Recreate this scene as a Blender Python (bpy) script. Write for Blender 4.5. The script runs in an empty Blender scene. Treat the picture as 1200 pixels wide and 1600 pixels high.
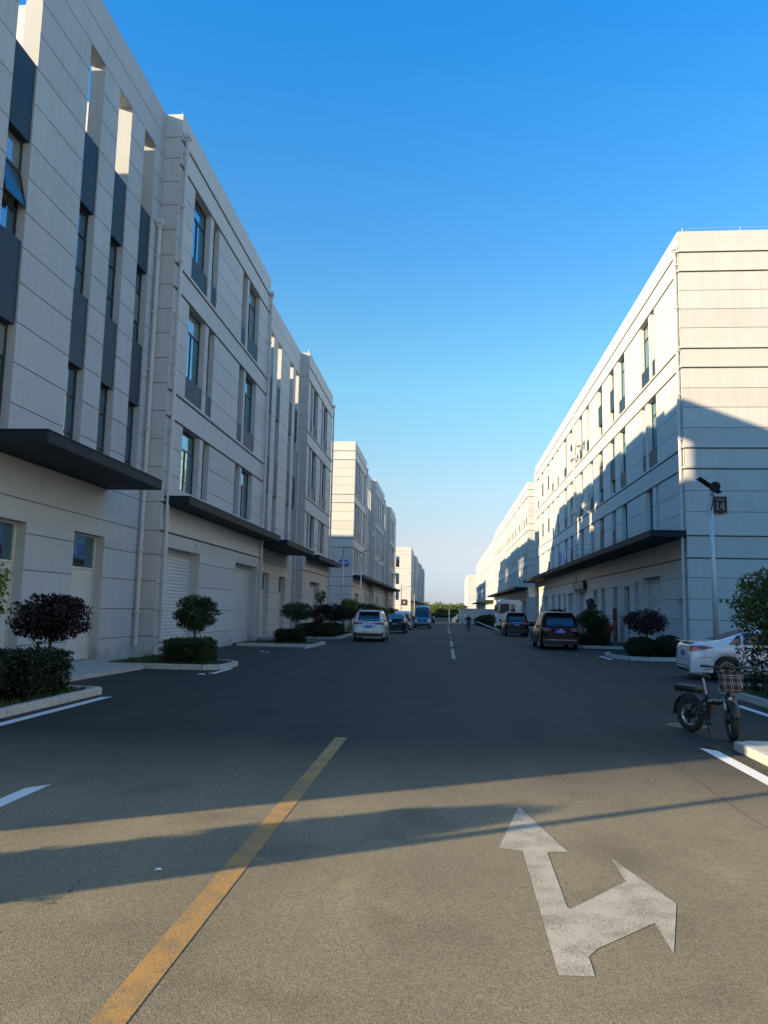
import bpy, bmesh, math, random
import numpy as np
from mathutils import Vector, Matrix
from mathutils.bvhtree import BVHTree
random.seed(7); RNG = np.random.default_rng(7)
scene = bpy.context.scene
COL = scene.collection
R = math.radians

# ------------------------------------------------------------------ camera
cam_d = bpy.data.cameras.new('camera'); cam = bpy.data.objects.new('camera', cam_d); COL.objects.link(cam)
yaw, pitch, roll = R(4.743), R(7.149), R(1.146)
fw = Vector((-math.sin(yaw)*math.cos(pitch), math.cos(yaw)*math.cos(pitch), math.sin(pitch)))
rt = Vector((math.cos(yaw), math.sin(yaw), 0)); up = rt.cross(fw)
r2 = math.cos(roll)*rt + math.sin(roll)*up; u2 = -math.sin(roll)*rt + math.cos(roll)*up
m = Matrix((r2, u2, -fw)).transposed().to_4x4(); m.translation = Vector((0, 0, 2.0)); cam.matrix_world = m
cam_d.sensor_fit = 'VERTICAL'; cam_d.sensor_height = 32; cam_d.lens = 24
cam_d.clip_start = 0.1; cam_d.clip_end = 6000
scene.camera = cam
# ------------------------------------------------------------------ light
SUN_EL, SUN_AZ = 18.0, 238.3          # degrees; azimuth clockwise from +Y
wd = bpy.data.worlds.new('World'); scene.world = wd; wd.use_nodes = True
nt = wd.node_tree; nt.nodes.clear()
o_ = nt.nodes.new('ShaderNodeOutputWorld'); bg = nt.nodes.new('ShaderNodeBackground')
sk = nt.nodes.new('ShaderNodeTexSky'); sk.sky_type = 'NISHITA'; sk.sun_disc = False
sk.sun_elevation = R(SUN_EL); sk.sun_rotation = R(SUN_AZ)
sk.air_density = 1.0; sk.dust_density = 0.3; sk.ozone_density = 2.2
# the clear, deep blue of this evening's sky: one smooth grade by height, the same all round
tc = nt.nodes.new('ShaderNodeTexCoord'); sx = nt.nodes.new('ShaderNodeSeparateXYZ'); rp = nt.nodes.new('ShaderNodeValToRGB')
nt.links.new(tc.outputs['Generated'], sx.inputs[0]); nt.links.new(sx.outputs['Z'], rp.inputs[0])
KS = SKYK = [(0.0, (.52, .60, .98)), (.025, (.56, .63, .98)), (.08, (.90, .74, .80)), (.16, (1.02, 1.02, .95)), (.28, (.88, 1.34, 1.26)), (.43, (.54, 1.24, 1.55)), (.64, (.21, 1.28, 1.96)), (1.0, (.20, 1.2, 1.85))]
while len(rp.color_ramp.elements) < len(KS): rp.color_ramp.elements.new(.5)
for e, (p, c) in zip(rp.color_ramp.elements, KS): e.position = p; e.color = (c[0]/2, c[1]/2, c[2]/2, 1)
mu = nt.nodes.new('ShaderNodeMix'); mu.data_type = 'RGBA'; mu.blend_type = 'MULTIPLY'; mu.inputs[0].default_value = 1; mu.clamp_result = False
sc_ = nt.nodes.new('ShaderNodeVectorMath'); sc_.operation = 'SCALE'; sc_.inputs['Scale'].default_value = 2
nt.links.new(sk.outputs[0], mu.inputs[6]); nt.links.new(rp.outputs[0], mu.inputs[7]); nt.links.new(mu.outputs[2], sc_.inputs[0]); nt.links.new(sc_.outputs[0], bg.inputs[0]); nt.links.new(bg.outputs[0], o_.inputs[0])
bg.inputs[1].default_value = 0.093
sl = bpy.data.lights.new('sun', 'SUN'); sun = bpy.data.objects.new('sun', sl); COL.objects.link(sun)
sl.energy = 5.0; sl.angle = R(0.55); sl.color = (1.0, 0.79, 0.50)
az, el = R(SUN_AZ), R(SUN_EL)
tosun = Vector((math.sin(az)*math.cos(el), math.cos(az)*math.cos(el), math.sin(el)))
sun.rotation_euler = tosun.to_track_quat('Z', 'Y').to_euler()
vs = scene.view_settings; vs.view_transform = 'Standard'; vs.look = 'None'; vs.exposure = 1.05; vs.gamma = 1
vs.use_curve_mapping = False

# ------------------------------------------------------------------ materials
def mat(name, col, rough=.6, metal=0, spec=.5, noise=0, nscale=3, bump=0, bscale=60, coat=0, emis=None):
    m = bpy.data.materials.new(name); m.use_nodes = True; n = m.node_tree.nodes; l = m.node_tree.links
    b = n['Principled BSDF']; c = (*col, 1) if len(col) == 3 else col
    b.inputs['Base Color'].default_value = c; b.inputs['Roughness'].default_value = rough; b.inputs['Metallic'].default_value = metal
    b.inputs['Specular IOR Level'].default_value = spec
    if coat: b.inputs['Coat Weight'].default_value = coat; b.inputs['Coat Roughness'].default_value = .05
    if noise or bump:
        g = n.new('ShaderNodeNewGeometry')
    if noise:
        t = n.new('ShaderNodeTexNoise'); t.inputs['Scale'].default_value = nscale; t.inputs['Detail'].default_value = 6; t.inputs['Roughness'].default_value = .6
        l.new(g.outputs['Position'], t.inputs['Vector'])
        r = n.new('ShaderNodeValToRGB'); r.color_ramp.elements[0].position = .3; r.color_ramp.elements[1].position = .7
        r.color_ramp.elements[0].color = (*[x*(1-noise) for x in c[:3]], 1); r.color_ramp.elements[1].color = (*[min(1, x*(1+noise)) for x in c[:3]], 1)
        l.new(t.outputs[0], r.inputs[0]); l.new(r.outputs[0], b.inputs['Base Color'])
    if bump:
        t2 = n.new('ShaderNodeTexNoise'); t2.inputs['Scale'].default_value = bscale; t2.inputs['Detail'].default_value = 3
        l.new(g.outputs['Position'], t2.inputs['Vector'])
        bp = n.new('ShaderNodeBump'); bp.inputs['Strength'].default_value = bump; bp.inputs['Distance'].default_value = .01
        l.new(t2.outputs[0], bp.inputs['Height']); l.new(bp.outputs[0], b.inputs['Normal'])
    return m

def wall_mat(name, col):
    """Textured masonry paint with faint vertical rain streaks and blotches."""
    m = mat(name, col, rough=.75, spec=.25, noise=.035, nscale=.8, bump=.35, bscale=90)
    n = m.node_tree.nodes; l = m.node_tree.links; b = n['Principled BSDF']
    g = [x for x in n if x.type == 'NEW_GEOMETRY'][0]
    mp = n.new('ShaderNodeMapping'); mp.inputs['Scale'].default_value = (2.6, 2.6, .13)
    t = n.new('ShaderNodeTexNoise'); t.inputs['Scale'].default_value = 1.6; t.inputs['Detail'].default_value = 5
    l.new(g.outputs['Position'], mp.inputs[0]); l.new(mp.outputs[0], t.inputs['Vector'])
    r = n.new('ShaderNodeValToRGB'); r.color_ramp.elements[0].position = .28; r.color_ramp.elements[1].position = .55
    r.color_ramp.elements[0].color = (.945, .94, .925, 1); r.color_ramp.elements[1].color = (1, 1, 1, 1)
    mx = n.new('ShaderNodeMix'); mx.data_type = 'RGBA'; mx.blend_type = 'MULTIPLY'; mx.inputs[0].default_value = 1
    src = b.inputs['Base Color'].links[0].from_socket
    l.new(t.outputs[0], r.inputs[0]); l.new(src, mx.inputs[6]); l.new(r.outputs[0], mx.inputs[7])
    oi = n.new('ShaderNodeObjectInfo'); mr = n.new('ShaderNodeMapRange'); mr.inputs[3].default_value = .945; mr.inputs[4].default_value = 1.03; l.new(oi.outputs['Random'], mr.inputs[0])
    v1 = n.new('ShaderNodeVectorMath'); v1.operation = 'SCALE'; l.new(mx.outputs[2], v1.inputs[0]); l.new(mr.outputs[0], v1.inputs['Scale'])
    sp = n.new('ShaderNodeSeparateXYZ'); l.new(g.outputs['Position'], sp.inputs[0])       # splashed dirt near the ground, ragged edge
    ns = n.new('ShaderNodeTexNoise'); ns.inputs['Scale'].default_value = 2.3; ns.inputs['Detail'].default_value = 6; l.new(g.outputs['Position'], ns.inputs['Vector'])
    ma = n.new('ShaderNodeMath'); ma.operation = 'MULTIPLY_ADD'; ma.inputs[1].default_value = -1.6; l.new(ns.outputs[0], ma.inputs[0]); l.new(sp.outputs['Z'], ma.inputs[2])
    m3 = n.new('ShaderNodeMapRange'); m3.inputs[1].default_value = -.75; m3.inputs[2].default_value = -.25; m3.inputs[3].default_value = .72; m3.inputs[4].default_value = 1; l.new(ma.outputs[0], m3.inputs[0])
    v2 = n.new('ShaderNodeVectorMath'); v2.operation = 'SCALE'; l.new(v1.outputs[0], v2.inputs[0]); l.new(m3.outputs[0], v2.inputs['Scale']); l.new(v2.outputs[0], b.inputs['Base Color'])
    return m

def asphalt():
    m = bpy.data.materials.new('asphalt'); m.use_nodes = True; n = m.node_tree.nodes; l = m.node_tree.links; b = n['Principled BSDF']
    b.inputs['Roughness'].default_value = .8; b.inputs['Specular IOR Level'].default_value = .35
    g = n.new('ShaderNodeNewGeometry'); sep = n.new('ShaderNodeSeparateXYZ'); l.new(g.outputs['Position'], sep.inputs[0])
    # aggregate grain
    v = n.new('ShaderNodeTexVoronoi'); v.inputs['Scale'].default_value = 85; l.new(g.outputs['Position'], v.inputs['Vector'])
    t = n.new('ShaderNodeTexNoise'); t.inputs['Scale'].default_value = 165; t.inputs['Detail'].default_value = 4; l.new(g.outputs['Position'], t.inputs['Vector'])
    big = n.new('ShaderNodeTexNoise'); big.inputs['Scale'].default_value = .35; big.inputs['Detail'].default_value = 7; big.inputs['Roughness'].default_value = .62
    l.new(g.outputs['Position'], big.inputs['Vector'])
    rb = n.new('ShaderNodeValToRGB'); e = rb.color_ramp.elements; e[0].position = .32; e[1].position = .68
    e[0].color = (.172, .150, .104, 1); e[1].color = (.214, .188, .132, 1)
    l.new(big.outputs[0], rb.inputs[0])
    # darker asphalt beyond the junction; sunlit and shaded tones partly put into both colours
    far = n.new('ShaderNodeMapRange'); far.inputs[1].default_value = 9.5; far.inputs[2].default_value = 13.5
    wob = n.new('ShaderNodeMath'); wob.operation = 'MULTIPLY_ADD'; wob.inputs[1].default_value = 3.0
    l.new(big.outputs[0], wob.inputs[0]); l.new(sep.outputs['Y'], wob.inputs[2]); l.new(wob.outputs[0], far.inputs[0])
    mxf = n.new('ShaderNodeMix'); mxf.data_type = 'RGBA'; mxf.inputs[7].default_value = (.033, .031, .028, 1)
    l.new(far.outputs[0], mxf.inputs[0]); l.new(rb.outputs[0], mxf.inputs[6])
    rg = n.new('ShaderNodeValToRGB'); e = rg.color_ramp.elements; e[0].position = .25; e[1].position = .75
    e[0].color = (.55, .55, .55, 1); e[1].color = (1.45, 1.42, 1.36, 1); l.new(t.outputs[0], rg.inputs[0])
    vc = n.new('ShaderNodeMix'); vc.data_type = 'RGBA'; vc.blend_type = 'MULTIPLY'; vc.inputs[0].default_value = .9
    l.new(mxf.outputs[2], vc.inputs[6]); l.new(rg.outputs[0], vc.inputs[7])
    # per stone tint
    sep2 = n.new('ShaderNodeSeparateColor'); l.new(v.outputs['Color'], sep2.inputs[0])
    rs = n.new('ShaderNodeValToRGB'); e = rs.color_ramp.elements; e[0].position = 0; e[1].position = 1
    e[0].color = (.75, .75, .75, 1); e[1].color = (1.3, 1.28, 1.22, 1); l.new(sep2.outputs[0], rs.inputs[0])
    vc2 = n.new('ShaderNodeMix'); vc2.data_type = 'RGBA'; vc2.blend_type = 'MULTIPLY'; vc2.inputs[0].default_value = 1
    l.new(vc.outputs[2], vc2.inputs[6]); l.new(rs.outputs[0], vc2.inputs[7])
    # oil-dark patches and pale dusty specks
    st = n.new('ShaderNodeTexNoise'); st.inputs['Scale'].default_value = 1.1; st.inputs['Detail'].default_value = 4; l.new(g.outputs['Position'], st.inputs['Vector'])
    r3 = n.new('ShaderNodeValToRGB'); e = r3.color_ramp.elements; e[0].position = .30; e[1].position = .46; e[0].color = (.78, .77, .76, 1); e[1].color = (1, 1, 1, 1)
    l.new(st.outputs[0], r3.inputs[0])
    vc3 = n.new('ShaderNodeMix'); vc3.data_type = 'RGBA'; vc3.blend_type = 'MULTIPLY'; vc3.inputs[0].default_value = 1
    l.new(vc2.outputs[2], vc3.inputs[6]); l.new(r3.outputs[0], vc3.inputs[7])
    def fac(col, f_sock, src):
        q = n.new('ShaderNodeMix'); q.data_type = 'RGBA'; q.blend_type = 'MULTIPLY'; q.inputs[7].default_value = (*col, 1); l.new(f_sock, q.inputs[0]); l.new(src, q.inputs[6]); return q.outputs[2]
    def math_(op, a, c=None, d=None):
        q = n.new('ShaderNodeMath'); q.operation = op
        for i, v_ in enumerate((a, c, d)):
            if v_ is None: continue
            if isinstance(v_, (int, float)): q.inputs[i].default_value = v_
            else: l.new(v_, q.inputs[i])
        return q.outputs[0]
    # fine cracks, only here and there
    wn = n.new('ShaderNodeTexNoise'); wn.inputs['Scale'].default_value = 1.7; wn.inputs['Detail'].default_value = 4; l.new(g.outputs['Position'], wn.inputs['Vector'])
    wv = n.new('ShaderNodeVectorMath'); wv.operation = 'MULTIPLY_ADD'; wv.inputs[1].default_value = (.9, .9, .9); l.new(wn.outputs['Color'], wv.inputs[0]); l.new(g.outputs['Position'], wv.inputs[2])
    cv = n.new('ShaderNodeTexVoronoi'); cv.feature = 'DISTANCE_TO_EDGE'; cv.inputs['Scale'].default_value = .33; l.new(wv.outputs[0], cv.inputs['Vector'])
    ck = math_('LESS_THAN', cv.outputs['Distance'], .0022)
    mk = n.new('ShaderNodeTexNoise'); mk.inputs['Scale'].default_value = .45; l.new(g.outputs['Position'], mk.inputs['Vector'])
    ck = math_('MULTIPLY', ck, math_('GREATER_THAN', mk.outputs[0], .63))
    c1 = fac((.55, .54, .52), ck, vc3.outputs[2])
    # laying seams across and along the street
    yw = math_('MULTIPLY_ADD', wn.outputs[0], .10, sep.outputs['Y']); xw = math_('MULTIPLY_ADD', wn.outputs[0], .10, sep.outputs['X'])
    s1 = math_('LESS_THAN', math_('ABSOLUTE', math_('SUBTRACT', yw, 15.9)), .035); s2 = math_('LESS_THAN', math_('ABSOLUTE', math_('SUBTRACT', xw, 3.1)), .02)
    c2 = fac((1.5, 1.45, 1.35), s1, c1); c3 = fac((.74, .74, .74), s2, c2)
    # paler wheel tracks
    wt = math_('PINGPONG', math_('ADD', xw, 20.35), .85); wt2 = n.new('ShaderNodeMapRange'); wt2.inputs[1].default_value = .25; wt2.inputs[2].default_value = .7; wt2.inputs[3].default_value = 0; wt2.inputs[4].default_value = .55; l.new(wt, wt2.inputs[0])
    c4 = fac((1.14, 1.13, 1.11), wt2.outputs[0], c3)
    # dusty stains
    dn = n.new('ShaderNodeTexNoise'); dn.inputs['Scale'].default_value = .8; dn.inputs['Detail'].default_value = 8; dn.inputs['Roughness'].default_value = .7; dv = n.new('ShaderNodeMapping'); dv.inputs['Scale'].default_value = (1, .45, 1); dv.inputs['Location'].default_value = (4.2, 9.1, 0)
    l.new(g.outputs['Position'], dv.inputs[0]); l.new(dv.outputs[0], dn.inputs['Vector'])
    dr = n.new('ShaderNodeMapRange'); dr.inputs[1].default_value = .56; dr.inputs[2].default_value = .72; l.new(dn.outputs[0], dr.inputs[0])
    c5 = fac((1.4, 1.36, 1.26), dr.outputs[0], c4)
    l.new(c5, b.inputs['Base Color'])
    ad = n.new('ShaderNodeMath'); ad.operation = 'ADD'; l.new(v.outputs['Distance'], ad.inputs[0]); l.new(t.outputs[0], ad.inputs[1])
    bp = n.new('ShaderNodeBump'); bp.inputs['Strength'].default_value = .55; bp.inputs['Distance'].default_value = .004
    l.new(ad.outputs[0], bp.inputs['Height']); l.new(bp.outputs[0], b.inputs['Normal'])
    return m

def paint(name, col, under, wear=.5):
    m = bpy.data.materials.new(name); m.use_nodes = True; n = m.node_tree.nodes; l = m.node_tree.links; b = n['Principled BSDF']
    b.inputs['Roughness'].default_value = .7
    g = n.new('ShaderNodeNewGeometry')
    t = n.new('ShaderNodeTexNoise'); t.inputs['Scale'].default_value = 95; t.inputs['Detail'].default_value = 5; t.inputs['Roughness'].default_value = .7
    t2 = n.new('ShaderNodeTexNoise'); t2.inputs['Scale'].default_value = 4; t2.inputs['Detail'].default_value = 4
    l.new(g.outputs['Position'], t.inputs['Vector']); l.new(g.outputs['Position'], t2.inputs['Vector'])
    a = n.new('ShaderNodeMath'); a.operation = 'MULTIPLY_ADD'; a.inputs[1].default_value = .5; l.new(t2.outputs[0], a.inputs[0]); l.new(t.outputs[0], a.inputs[2])
    r = n.new('ShaderNodeValToRGB'); e = r.color_ramp.elements; e[0].position = wear; e[1].position = wear+.16
    e[0].color = (*under, 1); e[1].color = (*col, 1)
    l.new(a.outputs[0], r.inputs[0]); l.new(r.outputs[0], b.inputs['Base Color'])
    bp = n.new('ShaderNodeBump'); bp.inputs['Strength'].default_value = .8; bp.inputs['Distance'].default_value = .005
    l.new(t.outputs[0], bp.inputs['Height']); l.new(bp.outputs[0], b.inputs['Normal'])
    return m

def leaf_mat(name, cols, trans=.25):
    m = bpy.data.materials.new(name); m.use_nodes = True; n = m.node_tree.nodes; l = m.node_tree.links; b = n['Principled BSDF']
    b.inputs['Roughness'].default_value = .5; b.inputs['Specular IOR Level'].default_value = .35
    g = n.new('ShaderNodeNewGeometry'); r = n.new('ShaderNodeValToRGB')
    while len(r.color_ramp.elements) < len(cols): r.color_ramp.elements.new(.5)
    for i, c in enumerate(cols):
        r.color_ramp.elements[i].position = i/(len(cols)-1); r.color_ramp.elements[i].color = (*c, 1)
    l.new(g.outputs['Random Per Island'], r.inputs[0]); l.new(r.outputs[0], b.inputs['Base Color'])
    tr = n.new('ShaderNodeBsdfTranslucent'); l.new(r.outputs[0], tr.inputs[0])
    mx = n.new('ShaderNodeMixShader'); mx.inputs[0].default_value = trans
    out = n['Material Output']; l.new(b.outputs[0], mx.inputs[1]); l.new(tr.outputs[0], mx.inputs[2]); l.new(mx.outputs[0], out.inputs[0])
    return m

def glass_mat(name, tint, refl=.55):
    """Coated window glass: a mirror-like coat over a dark room."""
    m = bpy.data.materials.new(name); m.use_nodes = True; n = m.node_tree.nodes; l = m.node_tree.links
    b = n['Principled BSDF']; b.inputs['Base Color'].default_value = (.018, .022, .025, 1); b.inputs['Roughness'].default_value = .25
    gl = n.new('ShaderNodeBsdfGlossy'); gl.inputs['Color'].default_value = (*tint, 1); gl.inputs['Roughness'].default_value = .015
    g = n.new('ShaderNodeNewGeometry'); t = n.new('ShaderNodeTexNoise'); t.inputs['Scale'].default_value = .9; l.new(g.outputs['Position'], t.inputs['Vector'])
    bp = n.new('ShaderNodeBump'); bp.inputs['Strength'].default_value = .12; bp.inputs['Distance'].default_value = .05
    l.new(t.outputs[0], bp.inputs['Height']); l.new(bp.outputs[0], gl.inputs['Normal'])
    mx = n.new('ShaderNodeMixShader'); lw = n.new('ShaderNodeLayerWeight'); lw.inputs[0].default_value = .45
    mr = n.new('ShaderNodeMapRange'); mr.inputs[3].default_value = refl*.45; mr.inputs[4].default_value = min(1, refl*1.5)
    l.new(lw.outputs['Fresnel'], mr.inputs[0]); l.new(mr.outputs[0], mx.inputs[0])
    l.new(b.outputs[0], mx.inputs[1]); l.new(gl.outputs[0], mx.inputs[2]); l.new(mx.outputs[0], n['Material Output'].inputs[0])
    return m

M = {}
M['wall'] = wall_mat('wall_paint', (.58, .565, .535))
M['wall_grey'] = wall_mat('wall_paint_grey', (.47, .485, .49))
M['joint'] = mat('joint_sealant', (.13, .128, .12), .8)
M['concrete'] = mat('concrete', (.42, .40, .36), .85, noise=.18, nscale=6, bump=.5, bscale=40)
M['kerb'] = mat('kerb_stone', (.45, .44, .40), .8, noise=.2, nscale=9, bump=.5, bscale=50)
M['frame'] = mat('dark_frame', (.03, .032, .036), .35, spec=.5)
M['span'] = mat('spandrel_panel', (.026, .046, .064), .5, spec=.2, noise=.08, nscale=.6)
M['canopy'] = mat('canopy_metal', (.020, .028, .036), .6, spec=.12, noise=.1, nscale=2)
M['glass'] = glass_mat('window_glass', (.36, .74, .95), .66)
M['glass_blind'] = glass_mat('window_glass_with_blind', (.40, .70, .88), .5); M['glass_blind'].node_tree.nodes['Principled BSDF'].inputs['Base Color'].default_value = (.20, .20, .17, 1)
M['door'] = mat('door_paint', (.60, .58, .52), .5, noise=.04, nscale=2)
M['dgrey'] = mat('door_grey', (.055, .06, .062), .5, spec=.3)
M['shutter'] = mat('shutter_paint', (.62, .62, .60), .45, noise=.05, nscale=2)
M['pipe'] = mat('pipe_paint', (.58, .565, .53), .5, noise=.06, nscale=2)
M['roof'] = mat('roof_membrane', (.3, .3, .3), .9)
M['asphalt'] = asphalt()
M['white'] = paint('worn_white_paint', (.44, .41, .335), (.21, .185, .14), .63)
M['white_fresh'] = paint('white_line_paint', (.74, .74, .72), (.3, .3, .28), .42)
M['yellow'] = paint('worn_yellow_paint', (.42, .235, .065), (.19, .15, .09), .63)
M['soil'] = mat('soil', (.05, .045, .025), .95, noise=.35, nscale=8, bump=.8, bscale=30)
M['ground'] = mat('open_ground', (.10, .10, .06), .95, noise=.3, nscale=.3)
M['grass'] = leaf_mat('grass_blades', [(.035, .06, .012), (.07, .10, .022), (.11, .12, .04)])
M['leaf'] = leaf_mat('leaf_green', [(.014, .032, .008), (.028, .055, .012), (.06, .10, .02)])
M['leaf_mid'] = leaf_mat('leaf_mid_green', [(.025, .045, .012), (.05, .085, .018), (.11, .15, .03)])
M['leaf_dark'] = leaf_mat('leaf_dark_green', [(.007, .017, .006), (.014, .030, .008), (.028, .050, .012)])
M['leaf_purple'] = leaf_mat('leaf_purple', [(.010, .005, .008), (.020, .007, .010), (.038, .012, .014)], .15)
M['leaf_yellow'] = leaf_mat('leaf_yellow_green', [(.09, .13, .015), (.16, .20, .03), (.24, .27, .05)], .35)
M['leaf_red'] = leaf_mat('leaf_red', [(.25, .02, .01), (.40, .05, .02), (.45, .16, .04)], .3)
M['far_leaf'] = leaf_mat('leaf_far', [(.05, .085, .015), (.11, .15, .03), (.18, .20, .04)], .3)
M['bark'] = mat('bark', (.10, .075, .05), .9, noise=.3, nscale=20, bump=.8, bscale=50)
M['core'] = mat('shade_core', (.012, .014, .008), .95)  # near-black filler inside hedges, standing in for shade between the leaves
M['steel'] = mat('galvanised_steel', (.55, .57, .58), .4, metal=.3)
M['black'] = mat('black_plastic', (.018, .018, .02), .45)
M['rubber'] = mat('rubber', (.022, .022, .022), .8)
M['alloy'] = mat('alloy', (.45, .46, .48), .3, metal=.8)
M['cwhite'] = mat('car_white', (.74, .76, .78), .28, coat=1)
M['cblack'] = mat('car_black', (.004, .005, .008), .20, spec=.13)
M['cdark'] = mat('car_dark_blue', (.006, .009, .018), .20, spec=.17)
M['cblue'] = mat('car_blue', (.05, .12, .24), .28, coat=1)
M['csilver'] = mat('car_silver', (.55, .57, .58), .3, metal=.4, coat=1)
M['cglass'] = glass_mat('car_glass', (.40, .46, .54), .16)
M['red'] = mat('tail_light_red', (.28, .01, .008), .2, coat=1)
M['redhot'] = mat('tail_light_bright', (.75, .05, .02), .25, coat=1)
M['lens'] = mat('head_light_lens', (.55, .58, .60), .15, coat=1)
M['chrome'] = mat('chrome', (.75, .75, .76), .15, metal=1)
M['plate'] = mat('plate_blue', (.015, .12, .55), .4)
M['letter'] = mat('lettering_white', (.8, .8, .78), .5)
M['sblue'] = mat('sign_blue', (.015, .06, .48), .45)
M['plaque'] = mat('plaque_brown', (.035, .014, .012), .4)
M['gold'] = mat('lettering_pale_gold', (.55, .47, .36), .5)
M['acwhite'] = mat('ac_casing', (.66, .65, .60), .5)
M['skin'] = mat('skin', (.35, .2, .14), .6)
M['cloth_black'] = mat('black_jacket', (.012, .014, .02), .9)
M['denim'] = mat('dark_jeans', (.02, .03, .06), .9)
M['solar'] = mat('solar_cell', (.015, .02, .06), .15, spec=.6)
M['ledblue'] = mat('lamp_head_blue', (.02, .05, .25), .35)
M['paper'] = mat('litter_paper', (.7, .7, .68), .8)
M['tarp'] = mat('red_cloth', (.13, .014, .010), .8, spec=.2)
M['yel'] = mat('yellow_panel', (.50, .40, .10), .6)

# ------------------------------------------------------------------ helpers
def tag(o, label=None, cat=None, group=None, kind=None):
    if label: o['label'] = label
    if cat: o['category'] = cat
    if group: o['group'] = group
    if kind: o['kind'] = kind
    return o
def empty(name, loc=(0, 0, 0), rz=0):
    o = bpy.data.objects.new(name, None); COL.objects.link(o); o.location = loc; o.rotation_euler = (0, 0, rz); o.empty_display_size = .3; return o
def obj(name, me, parent=None, mats=None, loc=None, rot=None, scale=None):
    o = bpy.data.objects.new(name, me); COL.objects.link(o); o.parent = parent
    if mats and not len(me.materials):
        for mm in (mats if isinstance(mats, (list, tuple)) else [mats]): me.materials.append(mm)
    if loc is not None: o.location = loc
    if rot is not None: o.rotation_euler = rot
    if scale is not None: o.scale = scale
    return o
def copy_tree(o, parent=None):
    c = o.copy(); COL.objects.link(c); c.parent = parent
    for ch in list(o.children): copy_tree(ch, c)
    return c
UNIT = {}
def unit(mt):
    if mt.name not in UNIT:
        v = [(x, y, z) for x in (-.5, .5) for y in (-.5, .5) for z in (-.5, .5)]
        f = [(0, 1, 3, 2), (4, 6, 7, 5), (0, 4, 5, 1), (2, 3, 7, 6), (0, 2, 6, 4), (1, 5, 7, 3)]
        me = bpy.data.meshes.new('box'); me.from_pydata(v, [], f); me.materials.append(mt); UNIT[mt.name] = me
    return UNIT[mt.name]
def ubox(name, parent, p, q, mt):
    lo = [min(a, b) for a, b in zip(p, q)]; hi = [max(a, b) for a, b in zip(p, q)]
    return obj(name, unit(mt), parent, loc=[(a+b)/2 for a, b in zip(lo, hi)], scale=[max(b-a, 1e-4) for a, b in zip(lo, hi)])
class MB:
    """mesh builder: many shapes, several materials, one mesh"""
    def __init__(s): s.v = []; s.f = []; s.mi = []; s.mats = []
    def m(s, mt):
        if mt not in s.mats: s.mats.append(mt)
        return s.mats.index(mt)
    def add(s, vs, fs, mt):
        o = len(s.v); k = s.m(mt); s.v += [tuple(x) for x in vs]
        for f in fs: s.f.append(tuple(i+o for i in f)); s.mi.append(k)
    def box(s, p, q, mt, M4=None):
        lo = [min(a, b) for a, b in zip(p, q)]; hi = [max(a, b) for a, b in zip(p, q)]
        v = [Vector((x, y, z)) for x in (lo[0], hi[0]) for y in (lo[1], hi[1]) for z in (lo[2], hi[2])]
        if M4: v = [M4 @ x for x in v]
        s.add(v, [(0, 1, 3, 2), (4, 6, 7, 5), (0, 4, 5, 1), (2, 3, 7, 6), (0, 2, 6, 4), (1, 5, 7, 3)], mt)
    def tube(s, pts, r, mt, n=8, closed=False, cap=True):
        pts = [Vector(p) for p in pts]; N = len(pts); rr = r if isinstance(r, (list, tuple)) else [r]*N
        vs = []; ref = None
        for i in range(N):
            if closed: d = pts[(i+1) % N]-pts[i-1]
            else: d = pts[min(i+1, N-1)]-pts[max(i-1, 0)]
            d.normalize()
            if ref is None: ref = Vector((0, 0, 1)) if abs(d.z) < .9 else Vector((1, 0, 0))
            a = d.cross(ref); a.normalize(); b = d.cross(a); ref = -b if False else ref
            for k in range(n):
                t = 2*math.pi*k/n; vs.append(pts[i]+rr[i]*(math.cos(t)*a+math.sin(t)*b))
        fs = []
        for i in range(N if closed else N-1):
            j = (i+1) % N
            for k in range(n): fs.append((i*n+k, i*n+(k+1) % n, j*n+(k+1) % n, j*n+k))
        if cap and not closed: fs.append(tuple(range(n-1, -1, -1))); fs.append(tuple((N-1)*n+k for k in range(n)))
        s.add(vs, fs, mt)
    def quad(s, a, b, c, d, mt): s.add([a, b, c, d], [(0, 1, 2, 3)], mt)
    def disc(s, c, ax, r, mt, n=20, r2=0, th=.02):
        c = Vector(c); ax = Vector(ax).normalized(); ref = Vector((0, 0, 1)) if abs(ax.z) < .9 else Vector((1, 0, 0))
        a = ax.cross(ref).normalized(); b = ax.cross(a)
        vs = []
        for h in (0, th):
            for k in range(n): t = 2*math.pi*k/n; vs.append(c+ax*h+r*(math.cos(t)*a+math.sin(t)*b))
        fs = [tuple(range(n-1, -1, -1)), tuple(range(n, 2*n))]+[(k, (k+1) % n, n+(k+1) % n, n+k) for k in range(n)]
        s.add(vs, fs, mt)
    def build(s, name, parent=None, smooth=False, loc=None, rot=None):
        me = bpy.data.meshes.new(name); me.from_pydata(s.v, [], s.f)
        for mm in s.mats: me.materials.append(mm)
        me.polygons.foreach_set('material_index', s.mi)
        if smooth: me.polygons.foreach_set('use_smooth', [True]*len(s.f))
        me.update(); return obj(name, me, parent, loc=loc, rot=rot)
def fix_normals(o):
    bm = bmesh.new(); bm.from_mesh(o.data); bmesh.ops.recalc_face_normals(bm, faces=bm.faces); bm.to_mesh(o.data); bm.free()
def bevel(o, w, seg=2):
    md = o.modifiers.new('bevel', 'BEVEL'); md.width = w; md.segments = seg; md.limit_method = 'ANGLE'; md.angle_limit = R(40)

def zg(y):
    """the road falls gently away beyond 60 m"""
    return 0.0 if y < 60 else -(min(y, 260)-60)*.01
def pxsize(o_loc, s):
    d = max(1, (Vector(o_loc)-Vector((0, 0, 2))).length); return s*768/d

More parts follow.
